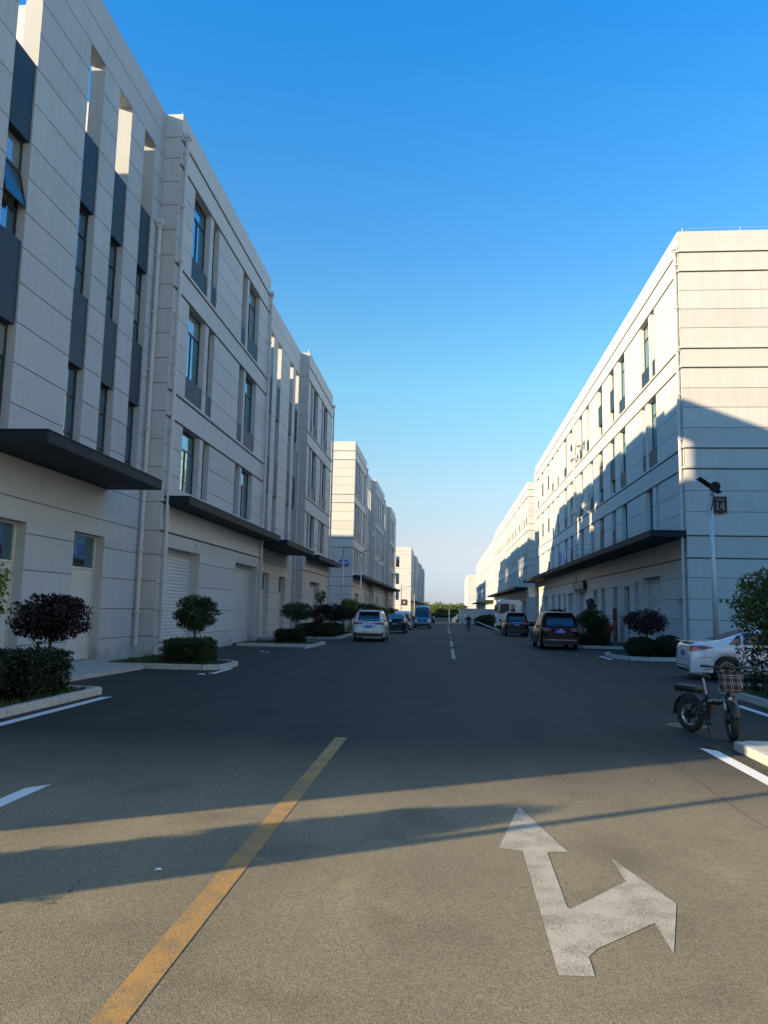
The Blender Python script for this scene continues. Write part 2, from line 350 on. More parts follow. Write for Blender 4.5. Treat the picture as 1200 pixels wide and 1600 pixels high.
# ------------------------------------------------------------------ ground and road
def strip(name, x0, x1, ys, dz, mt, kind='structure', **k):
    b = MB(); vs = []; fs = []
    for y in ys: vs += [(x0, y, zg(y)+dz), (x1, y, zg(y)+dz)]
    for i in range(len(ys)-1): fs.append((2*i, 2*i+1, 2*i+3, 2*i+2))
    b.add(vs, fs, mt); return tag(b.build(name), kind=kind, **k)
YS = [-60, 0, 60, 90, 120, 160, 200, 230, 260]
g = MB()
ys = [-3000, -60, 0, 60, 90, 120, 160, 200, 230, 260, 600, 5000]
for i in range(len(ys)-1):
    g.quad((-4000, ys[i], zg(ys[i])-.03), (4000, ys[i], zg(ys[i])-.03), (4000, ys[i+1], zg(ys[i+1])-.03), (-4000, ys[i+1], zg(ys[i+1])-.03), M['ground'])
tag(g.build('ground'), kind='structure')
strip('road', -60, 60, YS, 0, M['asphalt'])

def flat(name, pts, dz, mt, label=None, cat=None, group=None, kind=None):
    b = MB(); b.add([(x, y, zg(y)+dz) for x, y in pts], [tuple(range(len(pts)))], mt); return tag(b.build(name), label, cat, group, kind)
# painted markings (flat print on the road)
flat('yellow_line', [(-1.69, -2), (-1.51, -2), (-1.51, 12.15), (-1.69, 12.15)], .004, M['yellow'], 'worn yellow centre line painted on the near asphalt', 'road marking')
# combined arrow: unprojected corner points of the marking on the road
AR = dict(straight=[(873, 1525), (930, 1527), (920, 1496), (934.6, 1483), (1023, 1443), (1053, 1492), (1057, 1412), (1000, 1373), (955.4, 1341.7), (978, 1378), (892, 1421), (886.7, 1418.8), (855, 1332.5), (887.5, 1331.7), (810.5, 1261), (779, 1326), (816.7, 1330)])
def unproj(x, y):
    d = r2*((x-600)/1200)+u2*((800-y)/1200)+fw; t = -2.0/d.z; return (d.x*t, d.y*t)
P_ = [unproj(*p) for p in AR['straight']]
from mathutils.geometry import tessellate_polygon
tri = tessellate_polygon([[Vector((x, y, 0)) for x, y in P_]])
def ccw(t):
    (ax, ay), (bx, by), (cx, cy) = [P_[i] for i in t]; return tuple(t) if (bx-ax)*(cy-ay)-(by-ay)*(cx-ax) > 0 else tuple(reversed(t))
me = bpy.data.meshes.new('lane_arrow'); me.from_pydata([(x, y, .004) for x, y in P_], [], [ccw(t) for t in tri])
tag(obj('lane_arrow', me, mats=M['white']), 'worn white straight-ahead-or-right arrow painted on the near asphalt', 'road marking')
flat('edge_line', [(3.83, 2), (4.03, 2), (4.03, 12.1), (3.83, 12.3)], .004, M['white_fresh'], 'white edge line beside the pale concrete slab at lower right', 'road marking')
flat('edge_line', [(6.42, 8), (6.60, 8), (6.60, 18.1), (6.42, 18.3)], .004, M['white_fresh'], 'white edge line below the kerb with the hedge behind the black bicycle', 'road marking')
flat('edge_line', [(-7.32, 2), (-7.12, 2), (-7.12, 16.35), (-7.32, 16.2)], .004, M['white_fresh'], 'white line along the kerb of the hedge at the left edge', 'road marking')
flat('lane_dash', [(-4.50, 3.5), (-4.32, 3.5), (-4.32, 8.45), (-4.50, 8.25)], .004, M['white_fresh'], 'short white dash at the left edge in the shade', 'road marking')
for i, (x, a, b_, lb) in enumerate([(-6.82, 22.5, 24.5, 'broken white dash beside the planting bed under the clipped round tree'), (-6.8, 37.2, 39.8, 'white dash beside the bed with the small spreading tree'), (-6.85, 49.3, 52, 'white dash beside the bed of dark purple trees'), (7.1, 34.2, 36.8, 'small white dash beside the bed with the purple tree on the right')]):
    flat('edge_dash', [(x-.08, a), (x+.08, a), (x+.08, b_), (x-.08, b_)], .004, M['white_fresh'], lb, 'road marking', 'white edge dashes')
for i in range(9):
    a = 32+i*(10.5 if i < 3 else 13); b_ = a+(6 if i else 8)
    if i > 0: a = [0, 43, 55, 68, 80, 93, 108, 124, 142][i]; b_ = a+[0, 7, 8, 8, 9, 10, 11, 13, 15][i]
    flat('centre_dash', [(.25, a), (.40, a), (.40, b_), (.25, b_)], .004, M['white'], 'white centre dash of the shaded street, %s from the camera' % ['nearest', 'second', 'third', 'fourth', 'fifth', 'sixth', 'seventh', 'eighth', 'farthest'][i], 'road marking', 'white centre dashes')

# ------------------------------------------------------------------ facades
class Face:
    def __init__(s, root, P, wall, big): s.root = root; s.P = P; s.wall = wall; s.big = big
def world_of(root, p):
    a = root.rotation_euler.z; x = p[0]*math.cos(a)-p[1]*math.sin(a); y = p[0]*math.sin(a)+p[1]*math.cos(a)
    return (x+root.location.x, y+root.location.y, p[2]+root.location.z)

def facade(root, P, a0, a1, z0, z1, openings, joints, thick, store, wall='wall', D=.5, detail=2):
    """P(a, b, z): a along the face, b outward.  store collects panels."""
    ua = sorted(set([a0, a1]+[x for o in openings for x in o[:2]])); uz = sorted(set([z0, z1]+[x for o in openings for x in o[2:4]]+[j for j in joints if z0 < j < z1]))
    def solid(a, z):
        if not (a0 < a < a1 and z0 < z < z1): return False
        return not any(o[0] < a < o[1] and o[2] < z < o[3] for o in openings)
    b = MB(); W, J = M[wall], M['joint']; zs = uz
    fl = P(1, 0, 0)[0]*P(0, 1, 0)[1]-P(1, 0, 0)[1]*P(0, 1, 0)[0] if False else 1
    for iz in range(len(zs)-1):
        zm = (zs[iz]+zs[iz+1])/2
        for ia in range(len(ua)-1):
            am = (ua[ia]+ua[ia+1])/2
            if not solid(am, zm): continue
            x0, x1, q0, q1 = ua[ia], ua[ia+1], zs[iz], zs[iz+1]
            b.quad(P(x0, -.02, q0), P(x1, -.02, q0), P(x1, -.02, q1), P(x0, -.02, q1), J)
            b.quad(P(x0, -D, q0), P(x1, -D, q0), P(x1, -D, q1), P(x0, -D, q1), W)
            if ia > 0 and not solid(ua[ia]-.001, zm): b.quad(P(x0, -.02, q0), P(x0, -D, q0), P(x0, -D, q1), P(x0, -.02, q1), W)
            if ia < len(ua)-2 and not solid(ua[ia+1]+.001, zm): b.quad(P(x1, -.02, q0), P(x1, -D, q0), P(x1, -D, q1), P(x1, -.02, q1), W)
            if not solid(am, q0-.001): b.quad(P(x0, -.02, q0), P(x0, -D, q0), P(x1, -D, q0), P(x1, -.02, q0), W)
            if not solid(am, q1+.001): b.quad(P(x0, -.02, q1), P(x0, -D, q1), P(x1, -D, q1), P(x1, -.02, q1), W)
    b.build('wall', root)
    rows = sorted(set([z0, z1]+[j for j in joints if z0 < j < z1]))
    for r in range(len(rows)-1):
        lo, hi = rows[r], rows[r+1]
        gl = 0 if lo == z0 else (.035 if lo in thick else .014); gh = 0 if hi == z1 else (.035 if hi in thick else .014)
        sub = [lo]+[z for z in zs if lo < z < hi and any(abs(o[2]-z) < 1e-6 or abs(o[3]-z) < 1e-6 for o in openings)]+[hi]
        prev = None; res = []
        for k in range(len(sub)-1):
            zm = (sub[k]+sub[k+1])/2; runs = []; cur = None
            for ia in range(len(ua)-1):
                if solid((ua[ia]+ua[ia+1])/2, zm):
                    if cur: cur[1] = ua[ia+1]
                    else: cur = [ua[ia], ua[ia+1]]; runs.append(cur)
                else: cur = None
            if res and [x[:2] for x in res[-1][2]] == runs: res[-1][1] = sub[k+1]
            else: res.append([sub[k], sub[k+1], runs])
        for s0, s1, runs in res:
            q0 = s0+(gl if s0 == lo else 0); q1 = s1-(gh if s1 == hi else 0)
            if q1-q0 < .02: continue
            for x0, x1 in runs:
                store.append((P(x0, -.02, q0), P(x1, 0, q1), wall))
    # string courses under the thick joints
    for t in thick:
        if z0+.3 < t < z1-.2 and not any(o[2] < t+.1 < o[3] for o in openings if o[1]-o[0] > (a1-a0)*.9):
            ps = [a0]
            bb = MB(); segs = []
            for ia in range(len(ua)-1):
                if solid((ua[ia]+ua[ia+1])/2, t+.1) : 
                    if segs and abs(segs[-1][1]-ua[ia]) < 1e-6: segs[-1][1] = ua[ia+1]
                    else: segs.append([ua[ia], ua[ia+1]])
            for x0, x1 in segs: bb.box(P(x0, .001, t+.036), P(x1, .05, t+.15), W)
            if segs: bb.build('string_course', root)
    for o in openings:
        x0, x1, q0, q1, kind = o[:5]
        if kind == 'hole' or kind == 'slot': continue
        if kind == 'win': window(root, P, x0, x1, q0, q1, detail, o[5] if len(o) > 5 else None)
        elif kind == 'span': ubox('spandrel_panel', root, P(x0+.012, -.30, q0+.01), P(x1-.012, -.05, q1-.01), M['span'])
        elif kind == 'shut': shutter(root, P, x0, x1, q0, q1, detail)
        elif kind == 'door': door(root, P, x0, x1, q0, q1, detail, o[5] if len(o) > 5 else 'door')
        elif kind == 'dark': ubox('window', root, P(x0, -.35, q0), P(x1, -.3, q1), M['glass'])

WR = random.Random(11)
def window(root, P, x0, x1, q0, q1, detail, opt=None):
    if detail == 0:
        ubox('window', root, P(x0, -.34, q0), P(x1, -.26, q1), M['glass']); return
    b = MB(); F = M['frame']; w = .055; d0, d1 = -.32, -.24
    b.box(P(x0, d0, q0), P(x0+w, d1, q1), F); b.box(P(x1-w, d0, q0), P(x1, d1, q1), F)
    b.box(P(x0+w, d0, q0), P(x1-w, d1, q0+w), F); b.box(P(x0+w, d0, q1-w), P(x1-w, d1, q1), F)
    h = q1-q0; zt = q1-h*.30
    b.box(P(x0+w, d0, zt-.035), P(x1-w, d1+.01, zt+.035), F)
    cells = [(x0+w, x1-w, zt+.035, q1-w)]
    if x1-x0 > 1.6:
        xm = x0+(x1-x0)*.5
        b.box(P(xm-.03, d0, q0+w), P(xm+.03, d1+.005, zt-.035), F)
        cells += [(x0+w, xm-.03, q0+w, zt-.035), (xm+.03, x1-w, q0+w, zt-.035)]
    elif h > 2.2 and detail > 1:
        z2 = q0+h*.30
        b.box(P(x0+w, d0, z2-.03), P(x1-w, d1+.008, z2+.03), F)
        cells += [(x0+w, x1-w, q0+w, z2-.03), (x0+w, x1-w, z2+.03, zt-.035)]
    else: cells += [(x0+w, x1-w, q0+w, zt-.035)]
    f = b.build('window', root); fix_normals(f)
    for i, (a, c, z, t) in enumerate(cells):
        if opt == 'open' and i == len(cells)-1: continue
        ubox('pane', f, P(a, -.30, z), P(c, -.27, t), M['glass_blind'] if WR.random() < .22 else M['glass'])
    if opt == 'open':
        a, c, z, t = cells[-1]; hh = t-z; hh = min(hh, 1.1); z = t-hh
        sb = MB(); s_, c_ = math.sin(R(14)), math.cos(R(14))
        def Q(aa, k, dd): # k down the sash from its top hinge
            p0 = P(aa, -.24+k*s_+dd*c_, t-k*c_+dd*s_); return p0
        def bar(a_, b_, k0, k1, mt, d=.03):
            vs = [Q(x, k, dd) for x in (a_, b_) for k in (k0, k1) for dd in (0, d)]
            sb.add(vs, [(0, 1, 3, 2), (4, 6, 7, 5), (0, 4, 5, 1), (2, 3, 7, 6), (0, 2, 6, 4), (1, 5, 7, 3)], mt)
        bar(a, c, 0, .05, F); bar(a, c, hh-.05, hh, F); bar(a, a+.05, .05, hh-.05, F); bar(c-.05, c, .05, hh-.05, F)
        bar(a+.05, c-.05, .05, hh-.05, M['cglass'], .012)
        sb.build('open_sash', f)

def shutter(root, P, x0, x1, q0, q1, detail):
    b = MB(); n = int((q1-q0)/.14); S = M['shutter']
    if detail == 0: ubox('roller_shutter', root, P(x0, -.49, q0), P(x1, -.44, q1), S); return
    for i in range(n):
        a = q0+(q1-q0)*i/n; c = q0+(q1-q0)*(i+1)/n; h = c-a
        b.quad(P(x0, -.46, a), P(x1, -.46, a), P(x1, -.425, a+h*.25), P(x0, -.425, a+h*.25), S)
        b.quad(P(x0, -.425, a+h*.25), P(x1, -.425, a+h*.25), P(x1, -.425, a+h*.75), P(x0, -.425, a+h*.75), S)
        b.quad(P(x0, -.425, a+h*.75), P(x1, -.425, a+h*.75), P(x1, -.46, c), P(x0, -.46, c), S)
    for x in (x0, x1-.07): b.box(P(x, -.49, q0), P(x+.07, -.40, q1), M['steel'])
    b.build('roller_shutter', root)

def door(root, P, x0, x1, q0, q1, detail, mt):
    zt = q0+(q1-q0)*.72; X = M[mt]; b = MB()
    if detail == 0:
        ubox('door', root, P(x0, -.35, q0), P(x1, -.3, zt), X); ubox('window', root, P(x0, -.35, zt+.03), P(x1, -.3, q1), M['glass']); return
    w = .07
    b.box(P(x0, -.38, q0), P(x0+w, -.28, q1), X); b.box(P(x1-w, -.38, q0), P(x1, -.28, q1), X)
    b.box(P(x0+w, -.38, q1-w), P(x1-w, -.28, q1), X); b.box(P(x0+w, -.38, zt), P(x1-w, -.28, zt+w), X)
    xm = x0+(x1-x0)*.38
    for a, c in ((x0+w+.01, xm-.006), (xm+.006, x1-w-.01)): b.box(P(a, -.37, q0+.02), P(c, -.31, zt-.01), X)
    for z in (q0+.35, q0+1.5, q0+2.6): b.box(P(x1-w-.03, -.31, z), P(x1-w+.02, -.265, z+.13), M['steel'])
    d = b.build('door', root); fix_normals(d)
    hb = MB(); hb.box(P(xm+.03, -.305, q0+1.0), P(xm+.06, -.25, q0+1.22), M['steel']); hb.build('handle', d)
    ubox('pane', d, P(x0+w, -.36, zt+w), P(x1-w, -.33, q1-w), M['glass'])

def flush_panels(root, store, limit=285):
    ranked = []
    for p, q, w in store:
        lo = [min(a, b) for a, b in zip(p, q)]; hi = [max(a, b) for a, b in zip(p, q)]
        c = world_of(root, [(a+b)/2 for a, b in zip(lo, hi)]); s = max(hi[0]-lo[0], hi[1]-lo[1]); h = hi[2]-lo[2]
        d = max(3, (Vector(c)-Vector((0, 0, 2))).length)
        ranked.append((s*h/d/d if h/d*1200 > 7 else 0, lo, hi, w))
    ranked.sort(key=lambda t: -t[0]); rest = MB(); nrest = 0
    for i, (k, lo, hi, w) in enumerate(ranked):
        if i < limit and k > 0: ubox('wall_panel', root, lo, hi, M[w])
        else: rest.box(lo, hi, M[w]); nrest += 1
    if nrest: tag(rest.build('wall_panel', root), kind='stuff')

def pipe(root, P, a, b, z0, z1, hopper=True, r=.075):
    m_ = MB(); mt = M['pipe']
    m_.tube([P(a, b, z0), P(a, b, z1)], r, mt, 10)
    for z in np.arange(z0+1.2, z1-.3, 2.3): m_.box(P(a-r-.03, b-.09, z), P(a+r+.03, b+r+.01, z+.07), mt)
    for z in np.arange(z0+3.5, z1, 4.0): m_.tube([P(a, b, z), P(a, b, z+.14)], r*1.15, mt, 10)
    if hopper:
        m_.box(P(a-.15, b-.12, z1-.02), P(a+.15, b+.13, z1+.16), mt); m_.box(P(a-.10, b-.1, z1-.14), P(a+.10, b+.09, z1-.02), mt)
    m_.build('drainpipe', root)
def canopy(root, P, a0, a1, b0, b1, z1=6.1, th=.30):
    m_ = MB(); m_.box(P(a0, b0, z1-th), P(a1, b1, z1), M['canopy']); o = m_.build('canopy', root); bevel(o, .015, 1)
    t = MB(); t.box(P(a0-.012, b0, z1+.001), P(a1+.012, b1+.012, z1+.035), M['canopy']); t.build('canopy_flashing', root)

JT = [.75, 1.75, 2.75, 3.8, 4.75, 5.85, 7.05, 8.1, 9.2, 10.25, 11.3, 12.35, 13.35, 14.4, 15.4, 16.5, 17.5, 18.5, 19.5, 20.55]
THICK = {4.75, 5.85, 9.2, 10.25, 14.4, 15.4, 19.5, 20.55}
JR = [.8, 1.8, 2.85, 3.85, 4.75, 5.85, 7.2, 8.3, 9.4, 10.5, 11.5, 12.5, 13.5, 14.5, 15.7, 16.75, 17.8, 18.8, 19.8, 20.7]
ZT = 21.7
def slotset(a, b, door_=None):
    return [(a, b, 16.85, 19.8, 'hole'), (a, b, 14.5, 16.85, 'span'), (a, b, 11.65, 14.5, 'win'), (a, b, 9.3, 11.65, 'span'), (a, b, 6.3, 9.3, 'win')]
def three(lst, first=True):
    """openings of a projecting block: (a, b) pairs; each repeated on three floors"""
    o = []
    for a, b in lst: o += [(a, b, 16.6, 19.5, 'win'), (a, b, 15.57, 16.6, 'span'), (a, b, 11.4, 14.4, 'win'), (a, b, 10.42, 11.4, 'span'), (a, b, 6.6, 9.2, 'win')]
    return o

# ------------------------------------------------------------------ L1: near left building
def cores(root, P, blocks, W, roofs):
    for (a0, a1, d), zr in zip(blocks, roofs):
        b = MB(); b.box(P(a0+.16, -W, -3), P(a1-.02, d-.52, zr), M['wall']); b.build('wall', root)
        r = MB(); r.box(P(a0+.3, -W+.3, zr+.004), P(a1-.3, d-.9, zr+.03), M['roof']); r.build('roof', root)
def PL(u0):
    return lambda a, b, z: (b, a-u0, z)
L1 = tag(empty('factory_building', (-11.5, 2, 0)), 'long pale grey four storey factory building in shade at left with grey canopies', 'building')
def P1(a, b, z): return (b, a-2.0, z)               # a = world Y, b outward from X=-11.5
def P2(a, b, z): return (b+.7, a-2.0, z)
def PS(y):                                           # south-facing face at world Y=y; a = depth coordinate (x-local), b outward = -Y
    return lambda a, b, z: (a, y-2.0-b, z)
store = []
slots = [(4.35, 5.45), (6.6, 7.7), (8.8, 9.9), (13.85, 15.0), (17.75, 18.85), (21.7, 22.75), (23.9, 24.95), (26.15, 27.2)]
op = []
for i, s in enumerate(slots): op += slotset(*s)
op = [tuple(list(o)+['open']) if (o[0] == 17.75 and o[4] == 'win' and o[2] > 11) else o for o in op]
op += [(18.05, 20.1, .15, 4.15, 'door'), (22.85, 24.95, .15, 4.2, 'door'), (12.2, 14.2, .15, 4.15, 'door'), (5.2, 9.2, 0, 4.2, 'shut')]
facade(L1, P1, 2, 28.08, 0, ZT, op, JR, set(), store, 'wall_grey')
op = three([(29.95, 32.15), (32.62, 33.5), (37.8, 38.72), (39.1, 41.35)])
op += [(28.95, 32.95, 0, 4.2, 'shut'), (38.7, 43.2, 0, 4.2, 'shut')]
facade(L1, P2, 28.08, 43.8, 0, ZT, op, JT, THICK, store)
op = []
for s in [(47.15, 48.2), (49.4, 50.55), (53.5, 54.65), (55.6, 56.75)]: op += slotset(*s)
op += [(47.4, 49.35, .15, 4.1, 'door'), (52.3, 54.4, .15, 4.05, 'door')]
facade(L1, P1, 43.8, 57.3, 0, ZT, op, JR, set(), store)
op = three([(58.25, 59.2), (59.6, 61.65), (63.6, 64.4), (64.8, 66.8)])
op += [(60.6, 65.0, 0, 4.0, 'shut')]
facade(L1, P2, 57.3, 69.6, 0, ZT, op, JT, THICK, store)
# return walls of the projecting blocks
for y in (28.08, 57.3): facade(L1, PS(y), 0.0, .675, 0, ZT-.004, [], JR, set(), store, D=.1)
flush_panels(L1, store, 290)
cores(L1, P1, [(2, 28.08, 0), (28.08, 43.8, .7), (43.8, 57.3, 0), (57.3, 69.6, .7)], 52, [16.35, 20.9, 16.35, 20.9])
for a0, a1, d, z in [(28.22, 28.5, .18, ZT), (43.5, 43.78, .18, ZT), (57.46, 57.7, .18, ZT), (69.28, 69.58, .18, ZT), (2.02, 2.3, -.52, ZT)]:
    b = MB(); b.box(P1(a0, -52, 16), P1(a1, d, z), M['wall']); b.build('parapet', L1)
b = MB(); b.box(P1(2.3, -51.98, 16.36), P1(69.3, -51.7, ZT-.02), M['wall']); b.build('parapet', L1)
for a, h in ((12.5, 20.4), (20.3, 20.0), (25.5, 20.5), (51.8, 20.4)):  # cross walls behind the parapet screen
    b = MB(); b.box(P1(a, -14, 16.36), P1(a+.25, -.52, h), M['wall'])
    if a == 20.3: b.box(P1(a, -5.4, h), P1(a+.25, -2.3, 21.0), M['wall'])  # raised step added to block stray sun through the parapet holes
    b.build('roof_wall', L1)
canopy(L1, P1, 17.4, 24.9, .002, 1.9); canopy(L1, P1, 3.5, 10.5, .002, 1.9)
canopy(L1, P2, 28.3, 44.6, .002, 1.0, 6.08); canopy(L1, P1, 45.4, 54.9, .002, 1.95, 5.95); canopy(L1, P2, 58.3, 70.3, .002, 1.05, 5.95)
pipe(L1, P1, 27.72, .14, .45, 16.8); pipe(L1, P2, 28.35, .14, .5, 20.8); pipe(L1, P2, 43.6, .14, .3, 20.6)
pipe(L1, P1, 56.9, .14, .3, 13.6); pipe(L1, P2, 69.5, .14, .3, 20.6)
for y in (32.4, 42.6):
    b = MB(); b.disc(P2(y, .02, 4.55), (1, 0, 0), .09, M['letter'], 14, th=.07); b.tube([P2(y, .02, 4.6), P2(y, .05, 4.75)], .012, M['steel'], 5); b.build('wall_lamp', L1)
# low plinth and bits along the roof
for y in (28.4, 57.6):
    b = MB(); b.tube([P1(y+.1, .5, ZT), P1(y+.1, .5, ZT+.35)], .012, M['steel'], 6); b.tube([P1(y+.1, .5, ZT+.3), P1(y+3, .5, ZT+.34)], .01, M['steel'], 6); b.build('lightning_rod', L1)

# ------------------------------------------------------------------ R1: near right building
R1 = tag(empty('factory_building', (11.77, 38.8, 0), R(-.25)), 'sunlit cream four storey factory building on the right carrying the number 14 plaque', 'building')
def PR(a, b, z): return (-b, a-38.8, z)
def PRS(a, b, z): return (a, -b, z)
store = []
top = [(43.7, 44.5), (45.0, 47.0), (51.3, 53.35), (54.7, 56.3), (59.0, 60.8), (64.7, 66.2), (68.0, 69.8), (73.6, 75.2), (77.3, 79.3), (83, 84.2), (87.2, 88.7), (91, 92.7), (96.6, 98.4), (101.4, 103)]
f3 = [(43.7, 45.6), (46.2, 47.05), (51.4, 53.2), (54.8, 56.5), (59.1, 60.7), (63.1, 64.6), (68.0, 69.7), (73.6, 75.2), (77.3, 79.2), (83, 84.2), (87.2, 88.7), (91, 92.7), (96.6, 98.4), (101.4, 103)]
f2 = [(43.65, 44.2), (44.9, 46.4), (51.35, 52.8), (54.85, 56.15), (59.1, 60.7), (63.1, 64.55), (68.0, 69.6), (73.6, 75.2), (77.3, 79), (83, 84.2), (87.2, 88.7), (91, 92.7), (96.6, 98.2), (101.4, 102.9)]
op = []
mid = {(54.7, 56.3), (59.0, 60.8), (54.8, 56.5), (59.1, 60.7), (73.6, 75.2), (91, 92.7), (96.6, 98.4)}
for lst, z0_, z1_ in ((top, 15.57, 19.5), (f3, 10.42, 14.4)):
    for i, (a, b_) in enumerate(lst):
        if (a, b_) in mid:
            op += [(a, b_, z1_-1.35, z1_, 'win') + (('open',) if a == 59.1 else ()), (a, b_, z0_+1.05, z1_-1.35, 'span'), (a, b_, z0_, z0_+1.05, 'win')+(('open',) if a == 59.1 else ())]
        else: op += [(a, b_, z0_+1.05, z1_, 'win'), (a, b_, z0_, z0_+1.05, 'span')]
for i, (a, b_) in enumerate(f2):
    if i in (3, 4, 7, 11): op += [(a, b_, 7.9, 9.2, 'win') + (('open',) if i == 4 else ()), (a, b_, 6.2, 7.9, 'span')]
    else: op += [(a, b_, 6.3, 9.2, 'win')]
op += [(39.45, 40.5, .1, 2.75, 'door'), (43.7, 47.7, 0, 4.1, 'shut'), (48.8, 49.75, .1, 3.95, 'win'), (51.2, 52.75, .1, 3.75, 'door', 'dgrey'), (54.8, 56.2, .1, 3.8, 'door', 'dgrey'),
       (59.2, 60.6, .1, 3.8, 'win'), (62.2, 63.8, .1, 3.8, 'door', 'dgrey'), (67, 71, 0, 3.8, 'shut'), (73.7, 77.2, 0, 3.8, 'shut'), (78.9, 80.1, 1, 3.8, 'win'), (82.5, 84.2, 1, 3.8, 'win'), (87.2, 89, 1, 3.8, 'win'), (93, 96.5, 0, 3.8, 'shut'), (99, 100.2, .1, 3.8, 'win')]
JRs = [j for j in JT]
facade(R1, PR, 38.8, 105.5, 0, ZT, op, JT, THICK, store, detail=1)
facade(R1, PRS, 0.0, 24, 0, ZT-.004, [], JT, THICK, store, D=.3)
flush_panels(R1, store, 290)
cores(R1, PR, [(39.2, 105.4, 0)], 24, [20.9])
b = MB(); b.box(PR(104.9, -24, 20), PR(105.45, -.3, ZT-.01), M['wall']); b.box(PR(39.1, -24, 20), PR(105.4, -23.7, ZT-.012), M['wall']); b.build('parapet', R1)
canopy(R1, PR, 38.75, 105.6, .002, 1.75, 6.08)
pipe(R1, PR, 38.98, .14, .3, 20.75); pipe(R1, PR, 71.7, .14, .3, 20.2); pipe(R1, PR, 104.8, .14, .3, 20.5)
b = MB()
for x in (.3, 3.2, 6.5): b.tube([PRS(x, -.2, ZT), PRS(x, -.2, ZT+.28)], .012, M['steel'], 6)
b.tube([PRS(.3, -.2, ZT+.05), PRS(.7, -.2, ZT+.25), PRS(3.2, -.2, ZT+.27), PRS(6.5, -.2, ZT+.26), PRS(12, -.2, ZT+.25)], .009, M['steel'], 6); b.build('lightning_rod', R1)

# ------------------------------------------------------------------ generic farther buildings
def far_building(name, side, X0, Y0, z0, length, blocks, W, label, detail, pit, south_w=18, wins_s=None, joints=JT):
    root = tag(empty(name, (X0, Y0, z0)), label, 'building')
    sg = 1 if side == 'L' else -1
    store = []
    def mk(off): return lambda a, b, z: (sg*(b+off), a, z)
    rnd = random.Random(int(Y0))
    for a0, a1, d in blocks:
        op = []
        if d > 0.1 or side == 'R':
            x = a0+1.0
            while x+2.4 < a1:
                w = rnd.choice([1.9, 1.9, .9]); 
                for zb, zt_, sp in ((15.57, 19.5, 1), (10.42, 14.4, 1), (6.3, 9.2, 0)):
                    if sp: op += [(x, x+w, zb+1.05, zt_, 'win'), (x, x+w, zb, zb+1.05, 'span')]
                    else: op += [(x, x+w, zb, zt_, 'win')]
                x += w+rnd.choice([.5, 1.6, pit])
            if a1-a0 > 9: op += [(a0+3, a0+6.8, 0, 4.0, 'shut')]
            if a1-a0 > 20:
                k = a0+11
                while k+4 < a1: op += [(k, k+rnd.choice([1.2, 1.4, 3.5]), .1, 3.8, 'door', rnd.choice(['door', 'dgrey']))]; k += 6.3
        else:
            x = a0+1.6
            while x+1.2 < a1-.8: op += slotset(x, x+1.05); x += rnd.choice([2.2, 2.2, 4.0])
            op += [(a0+3, a0+5, .15, 4.1, 'door'), (a1-5, a1-3, .15, 4.1, 'door')] if a1-a0 > 10 else []
        facade(root, mk(d), a0, a1, 0, ZT, op, joints if d > .1 or side == 'R' else [j for j in JR], THICK if d > .1 or side == 'R' else set(), store, detail=detail)
        b = MB(); b.box(mk(d)(a0+.36, -W, -3), mk(d)(a1-.02, -.52, 20.9 if (d > .1 or side == 'R') else 16.35), M['wall']); b.build('wall', root)
        if d > .1 and a0 > 0: facade(root, lambda a, b, z, a0=a0: (sg*a, a0-b, z), 0, d-.025, 0, ZT-.004, [], JR, set(), store, D=.1, detail=0)
        if d > .1:
            for q in (a0+.4, a1-.3):
                b = MB(); b.box(mk(0)(q, -W, 16), mk(0)(q+.28, d-.53, ZT), M['wall']); b.build('parapet', root)
    d0 = blocks[0][2]
    facade(root, lambda a, b, z: (sg*(d0-.0-a), -b, z), 0.0, south_w, 0, ZT-.004, wins_s or [], JT, THICK, store, D=.3, detail=detail)
    flush_panels(root, store, 240 if detail else 60)
    for a0, a1, d in blocks:
        canopy(root, mk(d), a0+.4, a1+.6 if a1 < blocks[-1][1] else a1, .002, 1.3 if d > .1 else 1.9, 6.05-.02*(d > .1))
        pipe(root, mk(d), a1-.2, .14, .3, 20.6 if d > .1 or side == 'R' else 16.5)
    return root
L2 = far_building('factory_building', 'L', -11.5, 88, -.28, 71, [(0, 12.8, .7), (12.8, 27, 0), (27, 43, .7), (43, 57, 0), (57, 71, .7)], 52, 'second pale factory building on the left with blue sign panels on its lit end wall', 1, 1.9)
sw = [(3.5, 4.5, z, z+3.2, 'win') for z in (0.3, 6.2, 10.8, 15.8)]
L3 = far_building('factory_building', 'L', -11.1, 226, -1.66, 132, [(0, 14, .7), (14, 34, 0), (34, 56, .7), (56, 78, 0), (78, 102, .7), (102, 116, 0), (116, 134, .7)], 52, 'distant pale building on the left with three dark windows in its lit end wall', 0, 2.2, wins_s=sw)
R2 = far_building('factory_building', 'R', 11.9, 114.5, -.55, 76, [(0, 78, 0)], 20, 'second cream factory building on the right behind the white lorry cab', 1, 1.6, south_w=20)
R3 = far_building('factory_building', 'R', 12.1, 200, -1.4, 110, [(0, 112, 0)], 20, 'third cream building on the right side of the street with a bright corner', 0, 1.8, south_w=20)
R4 = far_building('factory_building', 'R', 10.7, 392, -2.0, 60, [(0, 60, 0)], 20, 'farthest narrow cream building end on the right above the low white hut', 0, 2.2, south_w=20)

